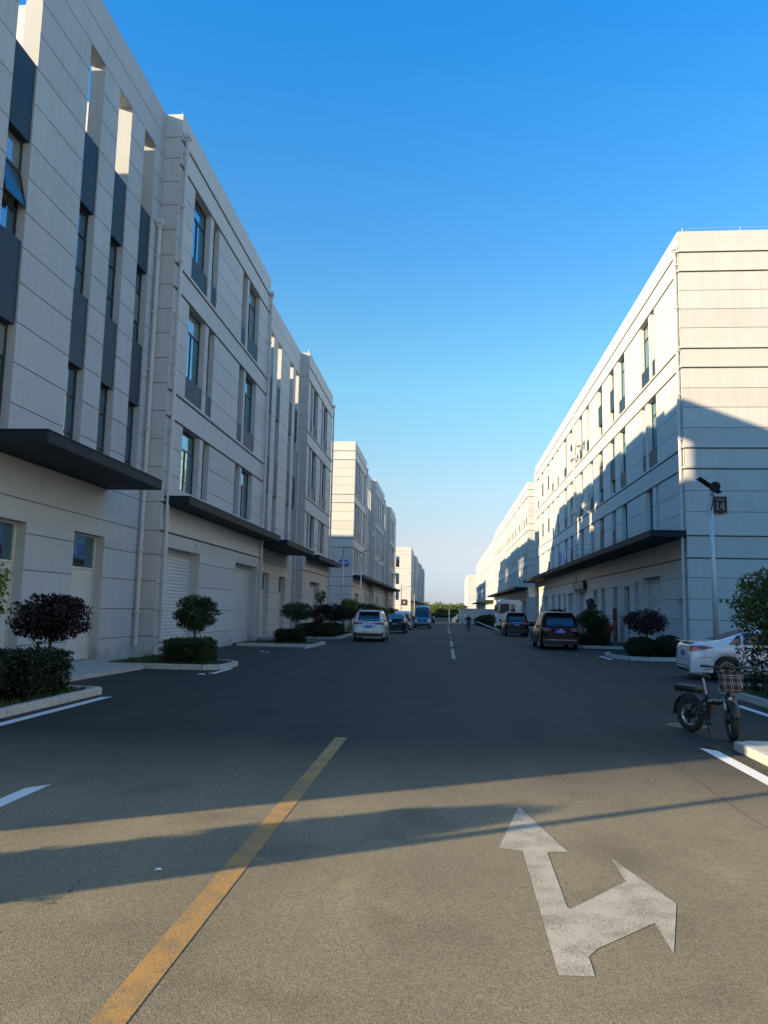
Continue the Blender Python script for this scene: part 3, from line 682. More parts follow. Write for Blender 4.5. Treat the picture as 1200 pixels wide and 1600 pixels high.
R0 = far_building('factory_building', 'R', 14.5, -46, 0, 58, [(0, 58, 0)], 20, 'unseen building added beyond the right edge to bounce warm sun across the road', 0, 2.2, south_w=20)  # unseen facade added for its warm bounce onto the near left building
S0 = tag(empty('factory_building', (-3, -75, 0)), 'unseen building added far behind the camera to darken reflections and southern fill', 'building')  # added block out of view: dark reflection for cars, less fill from behind
b = MB(); b.box((0, 0, 0), (42, 30, 14), M['wall']); b.build('wall', S0)
b = MB(); 
for k in range(9):
    for z in (1.0, 5.2, 9.4): b.box((2+4.4*k, 30.01, z), (4.2+4.4*k, 30.05, z+2.4), M['glass'])
b.build('window', S0)
b = MB(); b.box((-.2, -.2, 14.01), (42.2, 30.2, 14.5), M['wall_grey']); b.build('roof', S0)
# plaque with number 14 on the south wall of R1
def text_mesh(name, s, size, mt, parent, M4, ext=.004):
    cu = bpy.data.curves.new(name, 'FONT'); cu.body = s; cu.size = size; cu.extrude = ext; cu.align_x = 'CENTER'; cu.align_y = 'CENTER'
    t = bpy.data.objects.new(name, cu); COL.objects.link(t); bpy.context.view_layer.update()
    me = bpy.data.meshes.new_from_object(t.evaluated_get(bpy.context.evaluated_depsgraph_get())); bpy.data.objects.remove(t)
    me.materials.clear(); me.materials.append(mt); me.transform(M4)
    return obj(name, me, parent)
pq = tag(empty('number_plaque', (13.41, 38.72, 7.38)), 'dark brown plaque numbered 14 on the end wall of the near right building', 'plaque')
prof = [(-.29, .44), (-.33, .40), (-.33, -.36), (-.28, -.41), (-.12, -.43), (0, -.47), (.12, -.43), (.28, -.41), (.33, -.36), (.33, .40), (.29, .44)]
b = MB(); n_ = len(prof); b.add([(x, 0, z) for x, z in prof]+[(x, .06, z) for x, z in prof], [tuple(range(n_)), tuple(range(2*n_-1, n_-1, -1))]+[(i, n_+i, n_+(i+1) % n_, (i+1) % n_) for i in range(n_)], M['plaque']); b.build('board', pq)
b = MB()
for i in range(n_): b.tube([(prof[i][0]*.97, -.003, prof[i][1]*.97), (prof[(i+1) % n_][0]*.97, -.003, prof[(i+1) % n_][1]*.97)], .008, M['gold'], 5)
b.build('rim', pq)
# "14" with serifs, as raised strokes
b = MB(); Gd = M['gold']
b.box((-.155, -.012, -.21), (-.115, 0, .13), Gd); b.box((-.20, -.012, -.23), (-.07, 0, -.205), Gd); b.add([(-.20, -.012, .08), (-.155, -.012, .10), (-.155, -.012, .13), (-.20, -.012, .10)], [(0, 1, 2, 3)], Gd)
b.box((.13, -.012, -.21), (.17, 0, .13), Gd); b.box((.07, -.012, -.23), (.225, 0, -.205), Gd); b.box((-.02, -.012, -.12), (.225, 0, -.09), Gd)
b.add([(-.02, -.012, -.09), (.01, -.012, -.09), (.15, -.012, .13), (.13, -.012, .13)], [(0, 1, 2, 3)], Gd)
b.box((-.14, -.008, .215), (.16, 0, .223), Gd)
for i in range(5):
    x = -.19+.095*i; b.box((x-.03, -.008, .275), (x+.03, 0, .29), Gd); b.box((x-.006, -.008, .26), (x+.006, 0, .335), Gd); b.box((x-.025, -.008, .31), (x+.025, 0, .322), Gd)
b.build('lettering', pq)
# small dark plaque on L3 and blue sign panels on L2
lp = tag(empty('number_plaque', (-12.3, 225.9, 3.9)), 'small dark number plaque on the lit end wall of the distant left building', 'plaque')
b = MB(); b.box((-.75, -.05, -.85), (.75, .05, .85), M['plaque']); b.build('board', lp); b = MB(); b.box((-.25, -.07, -.4), (-.05, -.05, .35), M['gold']); b.box((.1, -.07, -.4), (.3, -.05, .35), M['gold']); b.build('lettering', lp)
bs = tag(empty('blue_sign', (-12.6, 87.86, 7.1)), 'blue and white sign panels high on the end wall of the second left building', 'sign')
for x0, x1, mt in ((-1.0, -.28, 'sblue'), (-.26, .22, 'letter'), (.26, .70, 'sblue'), (.86, 1.32, 'sblue')):
    b = MB(); b.box((x0, -.03, -.33), (x1, .04, .33), M[mt]); b.build('board', bs)
b = MB()
for x, z, w, h in ((-.9, .1, .5, .05), (-.9, -.05, .4, .04), (.34, .05, .28, .08), (.34, -.12, .28, .05), (.93, .02, .3, .1), (.93, -.15, .3, .04)): b.box((x, -.04, z), (x+w, -.031, z+h), M['letter'])
for x, z, w, h in ((-.2, -.2, .12, .4), (0, -.15, .14, .3)): b.box((x, -.04, z), (x+w, -.031, z+h), M['sblue'])
b.build('lettering', bs)

# ------------------------------------------------------------------ pavements, kerbs, planting beds
def kerbs(root, pts, w=.14, h=.16, stone=1.0, base=0):
    """lay individual kerb stones along a polyline (local coordinates)"""
    for i in range(len(pts)-1):
        p, q = Vector((*pts[i], 0)), Vector((*pts[i+1], 0)); L = (q-p).length; n = max(1, round(L/stone)); d = (q-p)/L; a = math.atan2(d.y, d.x)
        for k in range(n):
            c = p+d*(L*(k+.5)/n); o = obj('kerb_stone', KST, root, loc=(c.x, c.y, base+h/2+random.uniform(-.004, .004)), rot=(0, 0, a+random.uniform(-.006, .006)), scale=(L/n-.012, w, h))
def mk_kst():
    bm = bmesh.new(); bmesh.ops.create_cube(bm, size=1); bmesh.ops.bevel(bm, geom=[e for e in bm.edges if all(v.co.z > 0 for v in e.verts)], offset=.1, segments=2, affect='EDGES', profile=.5)
    me = bpy.data.meshes.new('kerb_stone'); bm.to_mesh(me); bm.free(); me.materials.append(M['kerb']); return me
KST = mk_kst()
def leafcloud(name, parent, centers, size, mt, spread=1.0, tilt=1.0):
    """leaf quads, slightly folded, from an (n,3) array of centres"""
    n = len(centers); C_ = np.asarray(centers)
    d = RNG.normal(size=(n, 3)); d /= np.linalg.norm(d, axis=1)[:, None]
    e = RNG.normal(size=(n, 3)); e -= (e*d).sum(1)[:, None]*d; e /= np.linalg.norm(e, axis=1)[:, None]
    s = size*RNG.uniform(.6, 1.3, n)[:, None]; nn = np.cross(d, e)
    v = np.stack([C_-d*s, C_+e*s*.42+nn*s*.12, C_+d*s, C_-e*s*.42+nn*s*.12], 1).reshape(-1, 3)
    me = bpy.data.meshes.new(name); me.vertices.add(4*n); me.vertices.foreach_set('co', v.astype(np.float32).ravel())
    me.loops.add(4*n); me.loops.foreach_set('vertex_index', np.arange(4*n, dtype=np.int32)); me.polygons.add(n)
    me.polygons.foreach_set('loop_start', np.arange(0, 4*n, 4, dtype=np.int32)); me.update(calc_edges=True); me.validate()
    return obj(name, me, parent, mats=mt)
def ball_pts(n, r, squash=(1, 1, 1), clumps=40, lump=.16, shell=.55):
    """points in lumpy clumps on and inside an ellipsoid"""
    c = RNG.normal(size=(clumps, 3)); c /= np.linalg.norm(c, axis=1)[:, None]; c *= RNG.uniform(.45, .92, clumps)[:, None]
    k = RNG.integers(0, clumps, n); p = c[k]+RNG.normal(size=(n, 3))*lump*1.15
    L = np.linalg.norm(p, axis=1); lim = RNG.uniform(.93, 1.08, n); f = np.where(L > lim, lim/np.maximum(L, 1e-6), 1); p *= f[:, None]
    return p*np.array(squash)*r
def box_pts(n, lx, ly, lz, lump=.05):
    u = RNG.uniform(-1, 1, (n, 3)); f = RNG.integers(0, 5, n)
    for i, (ax, sg) in enumerate(((0, 1), (0, -1), (1, 1), (1, -1), (2, 1))): u[f == i, ax] = sg*RNG.uniform(.8, 1.02, (f == i).sum())
    p = u*np.array([lx, ly, lz])/2
    w = 1+.06*np.sin(p[:, :1]*5.1)+.06*np.sin(p[:, 1:2]*6.3+1)
    q = p*w; rr = np.abs(u[:, :2]).max(1)
    q[:, 2] -= np.where(rr > .8, (rr-.8)*.5*lz*(u[:, 2] > .3), 0)
    return q+RNG.normal(size=(n, 3))*lump*.5
def twigs(parent, r, zc, n, mt, base):
    b = MB()
    for i in range(n):
        d = Vector(RNG.normal(size=3)); d.normalize(); d.z = abs(d.z)*.7; e = Vector((0, 0, zc))+Vector((d.x*r*.8, d.y*r*.8, d.z*r*.6))
        m1 = Vector((0, 0, base)).lerp(e, .5)+Vector(RNG.normal(size=3)*.05)
        b.tube([(0, 0, base), m1, e], [.022, .014, .005], mt, 5)
    return b.build('branch', parent)
def tree(name, loc, r, zc, squash, leaf, n, size, label, group=None, clumps=45, trunk=.045, cat='tree', lump=.16, lean=0):
    root = tag(empty(name, loc), label, cat, group)
    b = MB(); b.tube([(0, 0, -.02), (.02, .01, zc*.3), (lean*.5, .03, zc*.65), (lean, .0, zc)], [trunk*1.3, trunk, trunk*.85, trunk*.5], M['bark'], 8); b.build('trunk', root, True)
    tw = twigs(root, r, zc, 14, M['bark'], zc-r*squash[2]*.8)
    p = ball_pts(int(n*.9), r, squash, clumps, lump); sh = []
    for _ in range(16):
        d = RNG.normal(size=3); d /= np.linalg.norm(d); d[2] = abs(d[2])*.8 if RNG.uniform() < .7 else d[2]; k = RNG.uniform(1.05, 1.22); q = int(n*.06/16)
        sh.append(d*RNG.uniform(.8, k, q)[:, None]*r*np.array(squash)+RNG.normal(size=(q, 3))*size*.55)
    p = np.concatenate([p]+sh)+np.array([lean, 0, zc]); leafcloud('crown', root, p, size, M[leaf])
    return root
def shrub(name, loc, lx, ly, lz, leaf, n, size, label, group=None, rz=0, cat='shrub'):
    root = tag(empty(name, loc, rz), label, cat, group)
    bm = bmesh.new(); bmesh.ops.create_icosphere(bm, subdivisions=3, radius=.5)
    for v in bm.verts:
        c = v.co; k = max(abs(c.x), abs(c.y), abs(c.z))*2; c *= (1/k)*.55+.45 if k else 1; v.co = Vector((c.x*lx*.86, c.y*ly*.86, c.z*lz*.86+lz*.5))
    me = bpy.data.meshes.new('dark_core'); bm.to_mesh(me); bm.free(); obj('dark_core', me, root, mats=M['core'])  # solid core stops see-through, inner shade put into its colour
    p = box_pts(n, lx, ly, lz)+np.array([0, 0, lz*.5]); p[:, 2] = np.maximum(p[:, 2], .02); leafcloud('foliage', root, p, size, M[leaf]); return root
def round_shrub(name, loc, r, h, leaf, n, size, label, group=None):
    root = tag(empty(name, loc), label, 'shrub', group)
    bm = bmesh.new(); bmesh.ops.create_icosphere(bm, subdivisions=3, radius=1)
    for v in bm.verts: v.co = Vector((v.co.x*r*.84, v.co.y*r*.84, v.co.z*h*.42+h*.5))
    me = bpy.data.meshes.new('dark_core'); bm.to_mesh(me); bm.free(); obj('dark_core', me, root, mats=M['core'])  # filler ball coloured dark as the shaded inside of the shrub
    d = RNG.normal(size=(n, 3)); d /= np.linalg.norm(d, axis=1)[:, None]; d *= RNG.uniform(.85, 1.05, n)[:, None]
    p = d*np.array([r, r, h*.5])*(1+.05*np.sin(d[:, :1]*9)); p[:, 2] += h*.5; p[:, 2] = np.maximum(p[:, 2], .02); leafcloud('foliage', root, p, size, M[leaf]); return root
def bed(label, poly, kerb_path, blades=1500, z=.11, group=None, stone=1.0):
    """a kerbed planting bed: soil surface, kerb stones, grass"""
    zb = zg(poly[0][1]); root = tag(empty('planting_bed', (poly[0][0], poly[0][1], zb)), label, 'planting bed', group); ox, oy = poly[0]
    b = MB(); P2_ = [(x-ox, y-oy) for x, y in poly]; n = len(P2_)
    b.add([(x, y, z) for x, y in P2_], [tuple(range(n))], M['soil']); s = b.build('soil', root)
    if s.data.polygons[0].normal.z < 0: s.data.flip_normals()
    kerbs(root, [(x-ox, y-oy) for x, y in kerb_path], stone=stone)
    if blades:
        xs = [p[0] for p in P2_]; ys_ = [p[1] for p in P2_]; pts = []
        def inside(x, y):
            c = False; j = n-1
            for i in range(n):
                if (P2_[i][1] > y) != (P2_[j][1] > y) and x < (P2_[j][0]-P2_[i][0])*(y-P2_[i][1])/(P2_[j][1]-P2_[i][1])+P2_[i][0]: c = not c
                j = i
            return c
        while len(pts) < blades:
            x, y = random.uniform(min(xs), max(xs)), random.uniform(min(ys_), max(ys_))
            if inside(x, y): pts.append((x, y))
        b = MB()
        for x, y in pts:
            h = random.uniform(.04, .12); a = random.uniform(0, 6.28); w = .012; dx, dy = math.cos(a)*w, math.sin(a)*w; lx_, ly_ = random.gauss(0, .025), random.gauss(0, .025)
            b.add([(x-dx, y-dy, z-.01), (x+dx, y+dy, z-.01), (x+lx_, y+ly_, z+h)], [(0, 1, 2)], M['grass'])
        tag(b.build('grass', root), kind='stuff')
    return root

# left side ------------------------------------------------------
def slab(name, pts, z0, z1, mt, kind='structure'):
    b = MB(); n = len(pts); b.add([(x, y, z0) for x, y in pts]+[(x, y, z1) for x, y in pts], [tuple(range(n, 2*n)), tuple(range(n-1, -1, -1))]+[(i, (i+1) % n, n+(i+1) % n, n+i) for i in range(n)], mt)
    o = b.build(name); fix_normals(o); tag(o, kind=kind); return o
o = slab('pavement', [(-11.52, 17.3), (-9.55, 17.3), (-9.45, 20), (-9.25, 23.3), (-9.6, 23.6), (-11.52, 23.6)], -.02, .12, M['concrete'])
slab('pavement', [(-11.52, 23.62), (-10.9, 23.62), (-10.95, 28.0), (-11.52, 28.0)], -.02, .12, M['concrete'])
slab('pavement', [(-11.52, 46.2), (-10.4, 46.2), (-10.4, 57.2), (-11.52, 57.2)], -.02, .13, M['concrete'])
bed('kerbed strip with the long dark hedge at the left edge', [(-11.45, 9.0), (-7.75, 9.0), (-7.75, 16.7), (-11.45, 16.9)], [(-7.7, 9.0), (-7.66, 12.2), (-7.62, 16.75), (-8.4, 16.85), (-11.4, 17.0)], 7000)
bed('kerbed bed holding the clipped round tree between shutters', [(-10.85, 23.7), (-7.4, 23.7), (-7.05, 24.1), (-7.0, 25.6), (-7.4, 26.1), (-10.75, 27.9)], [(-10.85, 23.62), (-9.2, 23.55), (-7.5, 23.6), (-7.1, 23.85), (-6.96, 24.2), (-6.95, 25.5), (-7.3, 26.0), (-10.7, 28.0)], 2500, stone=.8)
bed('kerbed bed holding the small spreading tree before the narrow doors', [(-10.4, 38.2), (-6.9, 38.2), (-6.65, 38.6), (-6.65, 41.6), (-6.9, 42), (-10.4, 43)], [(-10.4, 38.1), (-6.95, 38.1), (-6.6, 38.5), (-6.58, 41.7), (-6.9, 42.1), (-10.4, 43.1)], 800)
bed('kerbed bed of dark purple trees behind the white SUV', [(-10.4, 48.2), (-7.1, 48.2), (-6.95, 48.6), (-6.95, 56), (-10.4, 56)], [(-10.4, 48.1), (-7.15, 48.1), (-6.9, 48.5), (-6.9, 56.1)], 500)
bed('long kerbed bed beyond the purple trees on the left', [(-10.4, 60), (-7.3, 60), (-7.3, 120), (-10.4, 120)], [(-7.25, 60), (-7.25, 90)], 0)

shrub('hedge', (-9.2, 12.4, .08), 2.2, 6.0, .95, 'leaf_dark', 15000, .045, 'long dark clipped hedge at the left edge below the purple tree', cat='hedge')
shrub('hedge', (-8.62, 15.35, .08), 1.25, 1.7, .92, 'leaf_dark', 9000, .04, 'dark hedge block at the end of the bed under the purple tree', cat='hedge')
tree('purple_leaf_tree', (-9.15, 17.35, 0), .96, 1.62, (.98, .95, .58), 'leaf_purple', 5600, .055, 'small dark purple umbrella shaped tree before the pale door at left', lump=.13, clumps=70)
tree('small_tree', (-8.72, 13.6, 0), .80, 2.15, (.78, .85, .9), 'leaf_yellow', 2600, .07, 'bright yellow green tree cut by the left edge of the photo', lump=.14)
tree('clipped_round_tree', (-8.25, 25.0, 0), .74, 1.70, (1, 1, .84), 'leaf', 6500, .045, 'round clipped green tree in front of the first roller shutter', clumps=80, lump=.11)
shrub('clipped_shrub', (-8.35, 25.0, .08), 1.45, 1.5, .80, 'leaf', 6500, .045, 'square clipped green shrub under the round tree by the shutter')
tree('small_tree', (-8.0, 41.0, 0), .86, 1.72, (1, 1, .62), 'leaf', 3600, .055, 'small spreading tree in front of the narrow doors on the left', trunk=.04, clumps=50, lump=.14)
shrub('clipped_shrub', (-8.25, 41.0, .08), 1.5, 1.5, .72, 'leaf_dark', 3500, .05, 'dark clipped shrub under the small spreading tree on the left')
for i, (x, y, r, zc, lf, lb) in enumerate([(-8.0, 49.5, .95, 1.55, 'leaf_purple', 'nearest dark purple tree left of the white SUV'), (-7.7, 53.5, .95, 1.7, 'leaf_purple', 'dark purple tree behind the nearest purple one'), (-7.6, 57, .9, 1.6, 'leaf_dark', 'dark green tree close beside the white SUV')]):
    tree('dark_tree', (x, y, 0), r, zc, (1, 1, .68), lf, 3500, .06, lb, 'dark trees left of the white SUV')
tree('small_tree', (-7.6, 60.5, 0), .85, 2.15, (.85, 1, .72), 'leaf_yellow', 2500, .065, 'light green tree standing above the dark ones left of the white SUV')
tree('small_tree', (-9.6, 58.5, 0), .6, 2.8, (.8, .8, .9), 'leaf', 350, .08, 'thin sparse sapling against the grey end wall')
shrub('hedge', (-8.3, 51.8, .06), 2.2, 7.5, .85, 'leaf_dark', 6500, .06, 'dark hedge under the purple trees left of the white SUV', cat='hedge')
for i in range(7):
    y = 66+i*8.5
    tree('small_tree', (-8.1, y, zg(y)), .95, 1.9, (1, 1, .8), random.choice(['leaf', 'leaf_yellow', 'leaf_dark']), 1200, .09, 'small tree in the left bed beyond the white SUV, %s in its row' % ['first', 'second', 'third', 'fourth', 'fifth', 'sixth', 'last'][i], 'small trees in the far left bed')

# trees standing just outside the frame to the left, whose shadows cross the near road
tree('street_tree', (-8.2, 2.55, 0), .62, 1.55, (1.2, .9, 1.0), 'leaf_dark', 8000, .07, 'low round tree beyond the left edge of the photo shading the near road', clumps=45)
tree('street_tree', (-9.9, 1.62, 0), .55, 3.05, (1.0, .85, 2.0), 'leaf_dark', 7000, .07, 'taller slim tree beyond the left edge of the photo shading the near road', clumps=30, lump=.2)

# right side -------------------------------------------------------
slab('pavement', [(4.47, 2), (12, 2), (12, 12.15), (4.47, 12.15)], -.02, .12, M['concrete'])
kr = tag(empty('kerb', (4.47, 1.7, 0)), 'pale kerb along the sunlit slab at the lower right corner', 'kerb')
kerbs(kr, [(-.08, 0), (-.08, 10.55)], base=-.02, h=.155); kerbs(kr, [(0, 10.52), (7, 10.52)], base=-.02, h=.155)
flat('dirt_strip', [(4.03, 6), (4.2, 6), (4.2, 12.6), (4.03, 12.4)], .008, M['soil'], 'strip of dirt and grit between the edge line and the pale slab', 'dirt')
bed('kerbed bed with hedge and trees behind the black bicycle', [(7.2, 13.5), (11.5, 13.5), (11.5, 21.9), (8.0, 21.9), (7.25, 21.3)], [(7.12, 13.5), (7.1, 17.2), (7.08, 20.6), (7.2, 21.2), (7.5, 21.7), (8.0, 22.0), (11.5, 22.0)], 2500, stone=.9)
bed('rounded kerbed bed with the purple tree left of the white car', [(8.2, 34.2), (12.5, 34.2), (12.5, 38), (7.9, 38), (7.5, 37), (7.5, 35)], [(12.5, 34.0), (8.6, 34.0), (7.9, 34.3), (7.45, 35), (7.4, 36.8), (7.8, 38)], 1500, stone=.8)
bed('kerbed bed with the bright bush right of the black SUV', [(7.6, 44.5), (11.0, 44.5), (11.0, 49), (7.6, 49)], [(11, 44.4), (7.7, 44.4), (7.5, 44.7), (7.5, 49.1)], 500)
bed('long kerbed bed before the second right building', [(5.9, 88), (9, 88), (9, 180), (5.9, 180)], [(9, 87.9), (5.85, 87.9), (5.82, 150)], 0)
tree('bushy_tree', (8.15, 19.8, 0), 1.12, 2.15, (1.0, 1, .95), 'leaf_mid', 5200, .065, 'bushy green tree at the right edge in front of the white car', clumps=60, lump=.17, trunk=.05)
tree('small_tree', (7.75, 17.6, 0), .72, 2.0, (.9, .9, .85), 'leaf_yellow', 2600, .06, 'yellow green tree cut by the right edge of the photo', clumps=30)
shrub('hedge', (8.75, 17.8, .08), 2.1, 6.2, 1.15, 'leaf_dark', 11000, .05, 'dark hedge at the right edge behind the bicycle basket', cat='hedge')
tree('purple_leaf_tree', (8.9, 35.4, 0), .95, 1.62, (1.0, .95, .6), 'leaf_purple', 3800, .06, 'small purple leaved tree on the right before the roller shutter', clumps=45, lump=.15)
round_shrub('round_shrub', (8.6, 35.2, .06), .72, .92, 'leaf_dark', 3200, .05, 'clipped dark shrub below the purple tree on the right')
round_shrub('round_shrub', (9.75, 35.1, .06), .72, 1.0, 'leaf_dark', 3200, .05, 'round clipped dark shrub nearest the white car on the right')
tree('bushy_tree', (8.35, 45.5, 0), .95, 1.45, (.95, 1, .85), 'leaf', 3800, .07, 'rounded green bush just right of the black SUV', clumps=40)
shrub('hedge', (8.4, 46.0, .06), 1.8, 2.2, .7, 'leaf_dark', 2500, .06, 'low dark hedge under the rounded green bush', cat='hedge')
tree('flowering_shrub', (9.45, 47.2, 0), .62, 1.0, (.85, .85, 1.25), 'leaf_red', 900, .07, 'shrub with red and orange leaves beside the green bush', cat='shrub', clumps=22)
for i in range(2):
    tree('bushy_tree', (7.7+.5*i, 54+6*i, 0), .95, 1.4, (1, 1, .8), 'leaf_dark', 2200, .08, ['dark bush just behind the black SUV', 'dark bush next to the second dark SUV'][i], 'dark bushes behind the black SUV')
for i in range(14):
    y = 89+i*6.2
    round_shrub('round_shrub', (6.9+.5*(i % 2), y, zg(y)+.05), 1.15, random.uniform(1.5, 2.0), random.choice(['leaf_dark', 'leaf']), 900, .13, 'rounded dark shrub in the long far right bed, %s from the lorry' % ['first', 'second', 'third', 'fourth', 'fifth', 'sixth', 'seventh', 'eighth', 'ninth', 'tenth', 'eleventh', 'twelfth', 'thirteenth', 'last'][i], 'shrubs in the far right bed')
# far trees closing the street -------------------------------------
for i in range(20):
    x = -22+i*2.5+random.uniform(-.9, .9); y = 392+random.uniform(-4, 14); h = random.uniform(2.2, 3.3)
    tree('far_tree', (x, y, -2), random.uniform(2.3, 3.1), h+.6, (1, 1, .9), 'far_leaf', 1100, .36, 'yellow green tree in the sunlit row closing the street', 'sunlit trees at the end of the street', trunk=.12, clumps=26, lump=.2)
for i in range(16):
    x = -40+i*6+random.uniform(-.9, .9); y = 430+random.uniform(-4, 14)
    tree('far_tree', (x, y, -2), random.uniform(3.2, 4.2), 4.4, (1.2, 1, .9), 'far_leaf', 900, .5, 'taller green tree behind the sunlit row at the end of the street', 'taller trees beyond the end of the street', trunk=.14, clumps=26, lump=.2)
shrub('far_hedge', (0, 384, -2.02), 56, 2.5, 1.9, 'far_leaf', 5000, .30, 'low hedge below the sunlit trees at the end of the street', cat='hedge')

# ------------------------------------------------------------------ vehicles
def smooth(a, k=1):
    a = np.array(a, float)
    for _ in range(k): b_ = a.copy(); b_[1:-1] = (a[:-2]+2*a[1:-1]+a[2:])/4; a = b_
    return a
class Car:
    """Body lofted from cross sections; glass, lamps and plates are pressed onto it from the sides and ends."""
    def __init__(s, name, loc, heading, label, cat, L, W, top, belt, paint, wheels, wr=.34, zb=.24, roofin=.17, group=None, endr=.30, endk=.12, arch=True):
        s.root = tag(empty(name, loc, heading), label, cat, group); s.L, s.W, s.paint = L, W, paint; s.wr = wr
        ys = np.unique(np.concatenate([np.linspace(-L/2, L/2, 72), -L/2+np.array([.02, .05, .09, .14, .2]), L/2-np.array([.02, .05, .09, .14, .2])]+[np.array(w)+np.linspace(-wr-.06, wr+.06, 13) for w in wheels]))
        tz = smooth(np.interp((ys+L/2)/L, [p[0] for p in top], [p[1] for p in top]), 2); bz = np.interp((ys+L/2)/L, [p[0] for p in belt], [p[1] for p in belt])
        d = np.minimum(ys+L/2, L/2-ys); hw = W/2*(1-endk*(1-np.minimum(1, d/endr))**2)
        vs = []; rings = []
        for y, t, b, w in zip(ys, tz, bz, hw):
            b = min(b, t-.03); h = t-b; za = zb
            for wy in wheels:
                if arch and abs(y-wy) < wr+.05: za = max(za, wr+math.sqrt((wr+.05)**2-(y-wy)**2))
            za = min(za, b-.1); ins = roofin*min(1, h/.45)
            pr = [(0, zb), (w*.70, zb), (w*.70, za), (w*.965, za), (w, za+(b-za)*.22), (w*1.0, za+(b-za)*.55), (w*.985, za+(b-za)*.85), (w*.955, b), (w*.945-ins*.45, b+h*.42), (w*.935-ins*.85, b+h*.80), (w*.90-ins-.03, b+h*.95), (w*.55, b+h*.995), (0, b+h+.008)]
            ring = [len(vs)+i for i in range(len(pr))]; vs += [(x, y, z) for x, z in pr]; ring2 = [len(vs)+i for i in range(len(pr))]; vs += [(-x, y, z) for x, z in pr]; rings.append((ring, ring2))
        fs = []; n = 13
        for i in range(len(rings)-1):
            for k in range(n-1):
                a, b2 = rings[i], rings[i+1]
                fs.append((a[0][k], a[0][k+1], b2[0][k+1], b2[0][k])); fs.append((a[1][k+1], a[1][k], b2[1][k], b2[1][k+1]))
        fs.append(tuple(rings[0][0])+tuple(reversed(rings[0][1]))); fs.append(tuple(rings[-1][0])+tuple(reversed(rings[-1][1])))
        bm = bmesh.new(); V = [bm.verts.new(v) for v in vs]
        for f in fs:
            try: bm.faces.new([V[i] for i in f])
            except ValueError: pass
        bmesh.ops.remove_doubles(bm, verts=bm.verts, dist=1e-5); bmesh.ops.recalc_face_normals(bm, faces=bm.faces)
        ends = [f for f in bm.faces if len(f.verts) > 6]; bmesh.ops.triangulate(bm, faces=ends)
        for f in bm.faces: f.smooth = True; f.material_index = 1 if f.normal.z < -.6 and f.calc_center_median().z < zb+.1 else 0
        me = bpy.data.meshes.new('body'); bm.to_mesh(me); s.bvh = BVHTree.FromBMesh(bm); bm.free()
        s.body = obj('body', me, s.root, mats=[M[paint], M['black']])
        md = s.body.modifiers.new('e', 'EDGE_SPLIT'); md.split_angle = R(38)
    def press(s, name, quad, axis, mt, off=.008, nx=8, nz=5, parent=None, th=.0, builder=None):
        """quad: four 2-D corners (x,z) for front/back, (y,z) for sides, (x,y) for top; pressed on along the axis"""
        A, B_, C_, D_ = [Vector((*q, 0)) for q in quad]; o = builder or MB(); g = {}; vs = []; fs = []
        for i in range(nx+1):
            for j in range(nz+1):
                p = (A.lerp(B_, i/nx)).lerp(D_.lerp(C_, i/nx), j/nz)
                if axis == 'back': org, dr = Vector((p.x, -s.L, p.y)), Vector((0, 1, 0))
                elif axis == 'front': org, dr = Vector((p.x, s.L, p.y)), Vector((0, -1, 0))
                elif axis == 'left': org, dr = Vector((-s.W, p.x, p.y)), Vector((1, 0, 0))
                elif axis == 'right': org, dr = Vector((s.W, p.x, p.y)), Vector((-1, 0, 0))
                else: org, dr = Vector((p.x, p.y, 4)), Vector((0, 0, -1))
                h, nrm, _, _ = s.bvh.ray_cast(org, dr)
                if h is None: continue
                if nrm.dot(dr) > 0: nrm = -nrm
                g[i, j] = len(vs); vs.append(h+nrm*off)
        for i in range(nx):
            for j in range(nz):
                ks = [(i, j), (i+1, j), (i+1, j+1), (i, j+1)]
                if all(k in g for k in ks): fs.append(tuple(g[k] for k in ks))
        if not fs: return None
        o.add(vs, fs, mt)
        if builder is None:
            ob = o.build(name, parent or s.root, True); fix_normals(ob); return ob
    def wheels(s, wheels, w=.23, mt='alloy'):
        for y in wheels:
            for sd in (-1, 1):
                x = sd*(s.W/2-.02); t = MB(); r = s.wr
                prof = [(.58*r, -w), (.80*r, -w), (.95*r, -w*.97), (r, -w*.80), (r, -w*.20), (.95*r, -.01), (.80*r, 0), (.62*r, -.01), (.58*r, -.03), (.58*r, -w)]
                n = 28; vs = []; fs = []
                for k in range(n):
                    a = 2*math.pi*k/n
                    for rr, dx in prof: vs.append((x+sd*dx, y+rr*math.cos(a), r+rr*math.sin(a)))
                m_ = len(prof)
                for k in range(n):
                    for q in range(m_-1): fs.append((k*m_+q, k*m_+q+1, ((k+1) % n)*m_+q+1, ((k+1) % n)*m_+q))
                t.add(vs, fs, M['rubber']); wo = t.build('wheel', s.root, True); fix_normals(wo)
                rm = MB(); rm.disc((x-sd*.10, y, r), (sd, 0, 0), r*.60, M['black'], 20, th=.01)
                for k in range(5):
                    a = 2*math.pi*k/5; ca, sa = math.cos(a), math.sin(a); c2, s2_ = -sa, ca
                    for q in (-.09, .09):
                        rm.add([(x-sd*.03, y+ca*r*.08+c2*r*(q-.05), r+sa*r*.08+s2_*r*(q-.05)), (x-sd*.03, y+ca*r*.08+c2*r*(q+.05), r+sa*r*.08+s2_*r*(q+.05)), (x-sd*.02, y+ca*r*.58+c2*r*(q*1.7+.05), r+sa*r*.58+s2_*r*(q*1.7+.05)), (x-sd*.02, y+ca*r*.58+c2*r*(q*1.7-.05), r+sa*r*.58+s2_*r*(q*1.7-.05))], [(0, 1, 2, 3)], M[mt])
                rm.tube([(x-sd*.02, y+r*.59*math.cos(2*math.pi*k/24), r+r*.59*math.sin(2*math.pi*k/24)) for k in range(24)], .02, M[mt], 6, closed=True)
